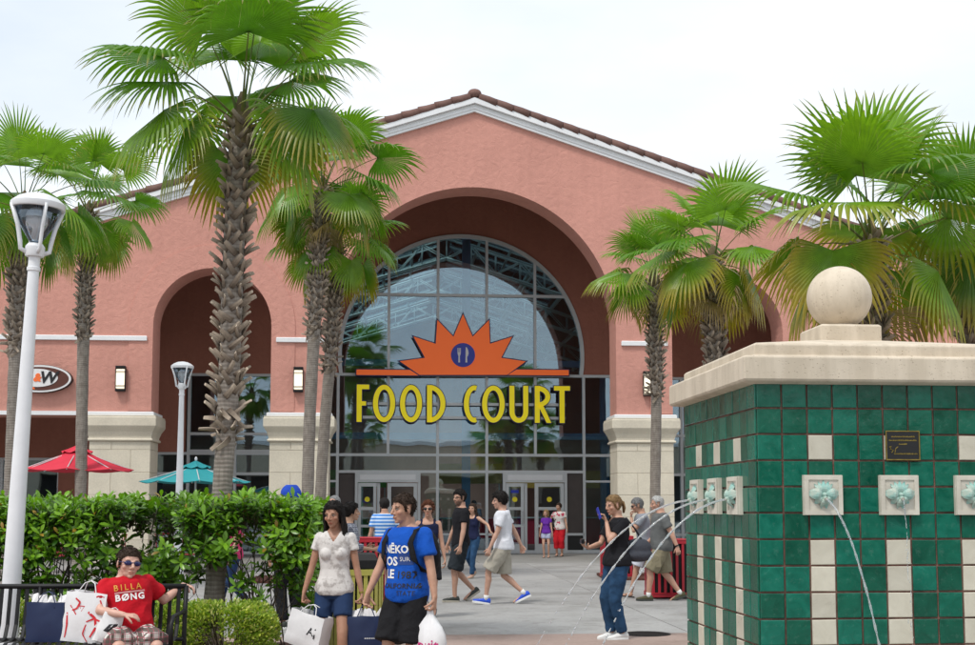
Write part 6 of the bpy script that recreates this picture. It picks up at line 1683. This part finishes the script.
# ---- woman with phone
cloth('tee_black', (.013, .013, .016), .1); cloth('canvas_grey', (.06, .065, .08), .12)
Y = 14.7; P = Person('woman in black top and jeans holding up a phone beside the fountain jets', px_x(616, Y), Y, R(112), 1.70, 'f', 1.12, (.52, .31, .22), 7, .0105, head=(R(4), R(-8), 0), cyaw=R(4)); k = P.k
P.leg(1, (.06, .05, .08 * k), toe=.1); P.leg(-1, (-.06, -.03, .08 * k), toe=-.1)
P.arm(-1, (-.03, .15, 1.37), pole=(-.5, .1, -1), hand=(.2, .35, 1), palm=(.3, .8, .1), curl=.7); P.arm(1, (.10, .33, 1.06), pole=(.6, -.6, -.6), hand=(-.25, .8, .35), palm=(-.3, -.2, 1), curl=.75)
P.body(); P.top('tee_black', .88, .62, .016, vneck=.05); P.bottoms('denim_blue', 1.97, .010, .99, .004, 'jeans', amp=.007); P.hair('pony', 'hair_blonde', .010, .004, .06); P.shoes('rubber_white')
ph = P.world(P.handpos(-1)); o = empty('mobile_phone', ph + Vector((-.03, -.02, .02)), R(100)); o.rotation_euler = (R(-12), R(18), R(100)); tag(o, 'blue backed phone raised to the face of the woman in jeans', 'phone')
MB().box(-.038, .038, -.006, .006, -.07, .07).build('case', M('sign_blue'), o, bevel=.006); MB().box(-.034, .034, -.0085, -.0062, -.062, .062).build('screen', M('glossy_black'), o)
ph = P.world(P.handpos(1)); o = empty('camera_pouch', ph + Vector((-.02, -.02, .02)), R(100)); tag(o, 'small black device in the lower hand of the woman in jeans', 'device'); MB().box(-.05, .05, -.02, .02, -.03, .03).build('pouch_body', M('glossy_black'), o, bevel=.01); MB().lathe([(.0, 0), (.014, 0), (.014, .012), (0, .012)], 14).build('lens', M('aluminium'), o, (0, -.02, 0), (R(90), 0, 0))
# shoulder bag
sb = empty('shoulder_bag', P.root.location, P.rz); tag(sb, 'grey shoulder bag hanging behind the woman holding the phone', 'handbag')
mb = MB(); mb.ell(P.T(-.05, -.27, 1.09), (.11, .17, .115), 18, 12); mb.ell(P.T(-.05, -.26, 1.00), (.12, .20, .08), 18, 12); m_ = remesh(mb, .016, 3); m_.polygons.foreach_set('use_smooth', [True] * len(m_.polygons)); link('bag_body', m_, M('canvas_grey'), sb)
MB().tube([P.T(-.06, -.36, 1.12), P.T(-.10, -.20, 1.32), P.T(-.12, -.06, 1.455), P.T(-.13, .05, 1.42), P.T(-.12, .02, 1.25), P.T(-.08, -.14, 1.12)], [(.006, .018)] * 6, 8).build('strap', M('canvas_grey'), sb, smooth=True)

# ---- youth in white polo
cloth('polo_white', (.70, .71, .76), .04); cloth('khaki_light', (.40, .37, .31), .08); pm('shoe_blue', (.01, .07, .55), .6); cloth('navy_trim', (.05, .06, .12))
Y = 19.9; P = Person('dark haired youth in white polo shirt striding with bright blue shoes', px_x(505, Y), Y, R(86), 1.83, 'm', .93, (.50, .30, .22), 9, .011, head=(R(12), R(-4), 0), lean=.05, pelvis=(0, .02, -.045)); k = P.k
P.leg(1, (.07, -.30, .17), pitch=.45); P.leg(-1, (-.07, .30, .09), pitch=-.16)
P.arm(-1, (-.25, .24, .86), curl=.55); P.arm(1, (.25, -.28, .86), curl=.55, pole=(0, -1, .1))
P.body(); P.top('polo_white', .865, .62, .024, flare=.03, amp=.009, collar='navy_trim'); P.bottoms('khaki_light', .94, .032, .95, .016, amp=.010); P.hair('short', 'hair_black', .028, .012, cover=True); P.shoes('shoe_blue', sock='rubber_white')
# ---- man in black
cloth('short_charcoal', (.022, .028, .034)); pm('shoe_dark', (.03, .035, .03), .7)
Y = 20.4; P = Person('bearded man in black T-shirt and dark shorts walking behind the youth in white', px_x(461, Y), Y, R(108), 1.83, 'm', .97, (.47, .28, .20), 11, .011, head=(R(28), 0, 0)); k = P.k; P.beard = .75
P.leg(-1, (-.06, .12, .085), pitch=-.05); P.leg(1, (.07, -.24, .19), pitch=.55)
P.arm(-1, (-.28, .10, .86)); P.arm(1, (.26, .16, .88))
P.body(); P.top('tee_black', .86, .6, .016); P.bottoms('short_charcoal', .98, .034, .96, .014, amp=.009); P.hair('short', 'hair_black', .018, .007); P.shoes('shoe_dark', 'khaki_light')
MB().tube([tuple(P.HM @ Vector(p)) for p in ((-.076, 0, .008), (-.055, .078, .008), (-.033, .092, .006), (0, .098, .010), (.033, .092, .006), (.055, .078, .008), (.076, 0, .008))], .003, 6).build('glasses', M('glossy_black'), P.root)
# ---- woman in navy tank top and jeans
cloth('tank_navy', (.012, .016, .05))
Y = 27.0; P = Person('long haired woman in navy top and jeans behind the bearded man', px_x(473, Y), Y, R(150), 1.62, 'f', .98, (.50, .30, .21), 13, .013, head=(R(8), 0, 0)); k = P.k
P.leg(-1, (-.07, .16, .08)); P.leg(1, (.07, -.18, .15), pitch=.5); P.arm(-1, (-.50, .12, 1.02), pole=(-1, -.5, -.5), hand=(-.8, .1, -.6)); P.arm(1, (.28, .1, .85))
P.body(); P.top('tank_navy', .90, .3, .010, tank=True); P.bottoms('denim_blue', 1.96, .008, .98, .004, 'jeans'); P.hair('long', 'hair_brown', .012, .004, .20, True); P.shoes('khaki_light', kind='sandal')
# ---- woman with sunglasses
Y = 17.5; P = Person('short haired woman in dark sleeveless top and sunglasses behind the man in blue', px_x(428.5, Y), Y, R(178), 1.64, 'f', 1.02, (.47, .27, .19), 15, .011); k = P.k
walk(P, 1, .4, k, .07); P.arm(-1, (-.24, .04, .80)); P.arm(1, (.24, .06, .80))
P.body(); P.top('tank_navy', .86, .3, .012, tank=True); P.bottoms('tee_black', .8, .02, .98, .02, 'skirt'); P.hair('curly', 'hair_red', .014, .006); P.sunglasses(); P.shoes('tee_black', kind='sandal')
# ---- man in striped polo, back view
m, nt, b = new_mat('stripe_blue'); v = coords(nt); wv = nt.nodes.new('ShaderNodeTexWave'); wv.bands_direction = 'Z'; wv.inputs['Scale'].default_value = 5.2; nt.links.new(v, wv.inputs['Vector'])
nt.links.new(ramp(nt, wv.outputs['Fac'], [(.42, (.05, .22, .62)), (.5, (.10, .30, .70)), (.58, (.55, .66, .80))]), b.inputs['Base Color']); b.inputs['Roughness'].default_value = .9
cloth('short_tan', (.30, .26, .20))
Y = 22.0; P = Person('person in blue striped shirt seen from behind with a navy bag, next to the entrance', px_x(385, Y), Y, R(12), 1.70, 'm', 1.04, (.47, .27, .19), 17, .0125); k = P.k
walk(P, 1, .35, k); P.arm(-1, (-.30, .06, .82), curl=.9); P.arm(1, (.28, .1, .84))
P.body(); P.top('stripe_blue', .84, .62, .02); P.bottoms('short_tan', .95, .03, .96, .014); P.hair('short', 'hair_black', .016, .006); P.shoes('shoe_dark')
tn = text_mesh('NAUTICA', .075, .0005, 0, 0, 'CENTER', 2, 1.1)
paper_bag(P.world(P.handpos(-1)) + Vector((.0, -.06, .03)), R(0), .36, .14, .30, 'paper_navy', 'navy paper bag lettered in white, carried by the person in stripes', 8, .08, prints=[(tn, 0, .13, 'print_white', 'f')])
# ---- person in plaid shirt, profile
def mk_plaid(name, base, s1, s2, scale):
    m, nt, b = new_mat(name); v = coords(nt); col = None
    def bands(dirn, sc_, lo, hi):
        w = nt.nodes.new('ShaderNodeTexWave'); w.bands_direction = dirn; w.inputs['Scale'].default_value = sc_; nt.links.new(v, w.inputs['Vector'])
        return ramp(nt, w.outputs['Fac'], [(lo, (0, 0, 0)), (hi, (1, 1, 1))])
    c = mixc(nt, bands('X', scale, .74, .82), base, s1); c = mixc(nt, bands('Z', scale, .74, .82), c, s1); c = mixc(nt, bands('Y', scale, .78, .86), c, s1)
    h_ = nt.nodes.new('ShaderNodeMath')
    c = mixc(nt, bands('X', scale * 2, .965, .985), c, s2); c = mixc(nt, bands('Z', scale * 2, .965, .985), c, s2)
    nt.links.new(c, b.inputs['Base Color']); b.inputs['Roughness'].default_value = .9
mk_plaid('plaid_grey', (.26, .28, .33), (.08, .09, .13), (.5, .5, .52), 7)
Y = 16.0; P = Person('short haired person in grey plaid shirt standing in profile behind the woman in white', px_x(350, Y), Y, R(-78), 1.60, 'f', 1.02, (.50, .31, .21), 19, .011); k = P.k
STAND(P, k, .08); P.arm(-1, (-.2, .24, 1.0), hand=(0, .9, .2)); P.arm(1, (.16, .30, 1.0), hand=(0, .9, .2))
P.body(); P.top('plaid_grey', .84, 1.4, .022); P.bottoms('tee_black', 1.95, .02, .96, 0, 'trousers'); P.hair('short', 'hair_black', .018, .006, cover=True); P.shoes('shoe_dark')
# ---- grey-haired man partly hidden
Y = 19.0; P = Person('grey haired man in pale shirt, mostly hidden behind the hedge end', px_x(336, Y), Y, R(150), 1.72, 'm', 1.05, (.52, .31, .23), 21, .013); k = P.k
STAND(P, k); P.arm(-1, (-.27, .06, .84)); P.arm(1, (.27, .06, .84)); P.body(); P.top('polo_white', .84, .6, .02); P.bottoms('short_tan', .95, .03, .96); P.hair('receding', 'hair_grey', .010, .004); P.shoes('shoe_dark')
# ---- person in turban
cloth('shirt_cream', (.55, .45, .36)); Y = 16.0
P = Person('person in bright blue turban standing behind the hedge', px_x(292.5, Y), Y, R(35), 1.81, 'm', 1.05, (.38, .21, .14), 23, .013); k = P.k; P.eyes = False
STAND(P, k); P.arm(-1, (-.27, .06, .84)); P.arm(1, (.27, .06, .84)); P.body(); P.top('shirt_cream', .84, 1.5, .02); P.bottoms('tee_black', 1.95, .02, .96, 0, 'trousers'); P.shoes('shoe_dark'); P.hair('short', 'hair_black', .008, .003)
tb = MB()
for i in range(9):
    t = i / 8; rr = .100 - .045 * t ** 2; pts = []
    for j in range(25):
        a = 2 * PI * j / 24; pts.append((rr * 1.0 * math.cos(a), -.012 + rr * 1.18 * math.sin(a), .035 + .095 * t + .028 * math.sin(a + (1 if i % 2 else -1) * .6) * (1 - t)))
    tb.tube(pts, .026, 8)
tb.ell((0, -.012, .09), (.085, .10, .055), 16, 10); tb.v = [tuple(P.HM @ Vector(p)) for p in tb.v]; m_ = remesh(tb, .007, 1); m_.polygons.foreach_set('use_smooth', [True] * len(m_.polygons)); link('turban', m_, M('turban_cloth'), P.root)
# ---- two older men
cloth('tee_bluegrey', (.27, .29, .33), .06); cloth('short_white', (.62, .64, .72), .04); cloth('polo_grey', (.13, .135, .135), .08); cloth('khaki_olive', (.24, .21, .14), .08); pm('olive_shoe', (.075, .07, .035), .85)
Y = 21.2; P = Person('grey haired man with sunglasses and white shorts walking with one hand raised', px_x(643, Y), Y, R(90), 1.71, 'm', .97, (.46, .27, .19), 25, .0115, head=(R(4), R(-14), 0), lean=.10); k = P.k
P.leg(-1, (-.06, .24, .085), pitch=-.08); P.leg(1, (.07, -.42, .13), pitch=.35); P.arm(-1, (-.08, .22, 1.36), pole=(-.3, .3, -1), hand=(.1, .1, 1), palm=(0, -1, .2), curl=.8); P.arm(1, (.22, .10, .86))
P.body(); P.top('tee_bluegrey', .84, .6, .02); P.bottoms('short_white', .86, .028, .96, .012); P.hair('short', 'hair_grey', .012, .005); P.sunglasses(); P.shoes('bag_black', kind='sandal')
Y = 20.6; P = Person('white haired man in grey polo shirt and khaki cargo shorts walking by the red bin', px_x(661, Y), Y, R(88), 1.76, 'm', 1.12, (.50, .29, .21), 27, .0115, head=(R(6), R(-6), 0), lean=.06, belly=.035, pelvis=(0, 0, -.03)); k = P.k
P.leg(-1, (-.07, .24, .085), pitch=-.05); P.leg(1, (.07, -.30, .12), pitch=.32); P.arm(-1, (-.28, -.22, .88), pole=(0, -1, 0)); P.arm(1, (.2, .25, .92))
P.body(); P.top('polo_grey', .84, .7, .026, flare=.02, amp=.008, collar='polo_grey'); P.bottoms('khaki_olive', .98, .034, .95, .016, amp=.010); P.hair('receding', 'hair_white', .012, .004); P.shoes('olive_shoe', 'shoe_dark', 'rubber_white'); P.band(-1, 'glossy_black')
mb = MB(); A, kn, an, _, _ = P.legs[-1]; c = A.lerp(kn, .62); link('cargo_pocket', MB().box(-.012, .012, -.075, .075, -.085, .085).mesh('cargo_pocket'), M('khaki_olive'), P.root, c + Vector((-.118, -.01, 0)), (0, 0, 0))
# ---- girl and woman at the doors
cloth('top_purple', (.14, .03, .34)); cloth('shorts_pale', (.42, .45, .62)); cloth('pants_red', (.55, .015, .025)); 
m = pm('top_white_red', (.66, .62, .60), .9, .05); nt = m.node_tree; b = nt.nodes['Principled BSDF']; old = b.inputs['Base Color'].links[0].from_socket; nt.links.new(mixc(nt, ramp(nt, noise_n(nt, coords(nt), 9, 2), [(.56, (0, 0, 0)), (.6, (1, 1, 1))]), old, (.5, .05, .10)), b.inputs['Base Color'])
Y = 37.7; P = Person('girl in purple top and pale shorts standing by the entrance doors', px_x(546, Y), Y, R(170), 1.44, 'f', .95, (.55, .33, .24), 29, .015, head=(R(-20), 0, 0)); k = P.k
STAND(P, k, .07); P.arm(-1, (-.2, .08, .68)); P.arm(1, (.2, .05, .68)); P.body(); P.top('top_purple', .88, .4, .014); P.bottoms('shorts_pale', .5, .02, .96); P.hair('bob', 'hair_blonde', .012, .004, .06, True); P.shoes('bag_black', kind='sandal')
Y = 38.8; P = Person('woman in white and red top and red trousers standing by the entrance doors', px_x(559, Y), Y, R(165), 1.66, 'f', 1.15, (.52, .31, .22), 31, .015, head=(R(-30), 0, 0)); k = P.k
STAND(P, k, .08); P.arm(-1, (-.26, .06, .82)); P.arm(1, (.2, .12, .95), pole=(1, -.5, -.5)); P.body(); P.top('top_white_red', .86, .5, .016); P.bottoms('pants_red', 1.55, .02, .98, .02, 'trousers'); P.hair('short', 'hair_brown', .014, .005, cover=True); P.shoes('bag_black', kind='sandal')
hb = empty('handbag', P.root.location, P.rz); tag(hb, 'dark handbag on the woman in red trousers', 'handbag'); mb = MB(); mb.ell(P.T(.19, .10, .95), (.06, .12, .12), 14, 10); m_ = mb.mesh('bag_body', True); link('bag_body', m_, M('bag_black'), hb); MB().tube([P.T(.19, .1, 1.05), P.T(.05, .12, 1.3), P.T(-.1, .02, 1.46), P.T(0, -.12, 1.3), P.T(.19, 0, 1.03)], .008, 6).build('strap', M('bag_black'), hb)
# ---- people glimpsed inside and beyond the hedge
cloth('shirt_sky', (.18, .33, .50))
p_ = b2w(.55, 8.0); P = Person('man in light blue shirt behind the glass between the doors', p_.x, p_.y, R(20), 1.76, 'm', 1.05, (.48, .28, .2), 33, .016, group='people inside the hall'); k = P.k
STAND(P, k); P.arm(-1, (-.27, .06, .84)); P.arm(1, (.27, .06, .84)); P.body(); P.top('shirt_sky', .84, .7, .02); P.bottoms('tee_black', 1.95, .02, .96, 0, 'trousers'); P.hair('short', 'hair_black', .014, .005); P.shoes('shoe_dark')
cloth('top_pink', (.60, .05, .16)); Y = 18.5
P = Person('woman in pink top glimpsed through the hedge stems beside the palm trunk', px_x(236, Y), Y, R(100), 1.60, 'f', 1.0, (.5, .3, .21), 35, .014); k = P.k
walk(P, 1, .4, k, .07); P.arm(-1, (-.24, .04, .80)); P.arm(1, (.24, .06, .80)); P.body(); P.top('top_pink', .84, .5, .016); P.bottoms('denim_dark', 1.95, .01, .98, 0, 'jeans'); P.hair('bob', 'hair_brown', .012, .004, .08, True); P.shoes('shoe_dark')

# ================================================================== seated boy
cloth('tee_red', (.50, .008, .018), .08); mk_plaid('plaid_shorts', (.62, .60, .56), (.12, .095, .08), (.36, .07, .10), 4.2)
Y = 10.3; SX = px_x(134, Y)
P = Person('boy in red T-shirt, plaid shorts and sunglasses slouching on the bench', SX, Y - .0, R(205), 1.50, 'm', 1.22, (.60, .37, .29), 37, .0092, head=(R(10), R(-4), R(-6)), pelvis=(0, .0, -.275), lean=-.14, belly=.03, hsc=1.12, roll=R(5)); k = P.k; P.browc = (.05, .03, .02); P.neck = -.05; P.hw = 1.10
P.leg(1, (.15, .42, .09), toe=-.2, pole=(.1, 1, .6)); P.leg(-1, (-.20, .44, .09), toe=.25, pole=(-.1, 1, .6))
P.arm(-1, (-.47, -.18, .885), pole=(-.1, -.2, -1), hand=(-1, .35, -.35), palm=(-.3, .1, -1), curl=.55); P.arm(1, (.08, .22, .68), pole=(1, -.3, -.3), hand=(-.9, .3, -.1), palm=(0, -.4, -1), curl=.35)
P.body(); P.top('tee_red', .88, .66, .022, flare=.015, amp=.009); P.bottoms('plaid_shorts', .97, .034, .94, .014, amp=.008); P.hair('short', 'hair_brown', .009, .004)
pm('lens_blue', (.010, .012, .075), .1, .3, 20); P.sunglasses('lens_blue'); P.shoes('shoe_dark')
P.print_text('BILLA', .074, -.145, 1.345, 'print_yellow', .0008, 0, 'LEFT', 1.5, sy=1.1); P.print_text('BØNG', .085, -.14, 1.25, 'print_white', .003, 0, 'LEFT', 1.2)
b_ = shape_mesh([[(-.14, 0), (.14, 0), (.14, .016), (-.14, .016)]]); mk_flat('print_rose', (.55, .25, .24)); P.lay(b_, 0, 1.292, 'print', 'print_rose')
# bags on the bench
sz0 = .455
def on_bench(px, dy=0): return Vector((px_x(px, 10.2), 10.22 + dy, sz0))
paper_bag(on_bench(52), R(3), .31, .16, .32, 'paper_navy', 'plain navy paper bag on the bench with white wrapping sticking out', 11, .08, (R(0), R(0)), on=True, tissue=True)
red = []
red += stroke([(.02, -.10), (.06, -.02), (.05, .05), (-.01, .10)], .022) + stroke([(-.02, .02), (.04, .05), (.10, .03)], .016) + stroke([(.06, .10), (.09, .15), (.07, .2)], .014) + stroke([(.0, -.14), (-.04, -.08), (-.02, .0)], .012)
red2 = stroke([(-.10, .08), (-.06, .10), (-.04, .15), (-.08, .18)], .016) + stroke([(-.12, .12), (-.06, .05)], .012) + stroke([(-.14, -.14), (-.13, -.04), (-.14, .06)], .016)
tri = [[(-.045, .115), (.005, .115), (-.0, .108), (-.04, .108)], [(-.045, .115), (-.04, .112), (-.018, .073), (-.02, .066)], [(.005, .115), (.0, .112), (-.022, .073), (-.02, .066)]]
paper_bag(on_bench(90, -.02), R(-4), .34, .17, .40, 'plastic_white', 'large white paper bag with red brush lettering leaning beside the boy', 12, .09, (R(0), R(5)), on=True, prints=[(shape_mesh(red), .05, .15, 'print_red', 'f'), (shape_mesh(red2), .0, .17, 'print_red', 'f'), (shape_mesh(tri), .0, .18, 'print_red', 'f')], puff=.02)
paper_bag(on_bench(113, -.14), R(28), .17, .09, .24, 'paper_white', 'small crumpled white bag with dark print pressed against the boy', 13, .05, (R(-4), R(18)), on=True, prints=[(shape_mesh([[(-.05, -.03), (.03, -.04), (.05, .05), (-.02, .03)]]), 0, .12, 'print_black', 'f')], puff=.03)
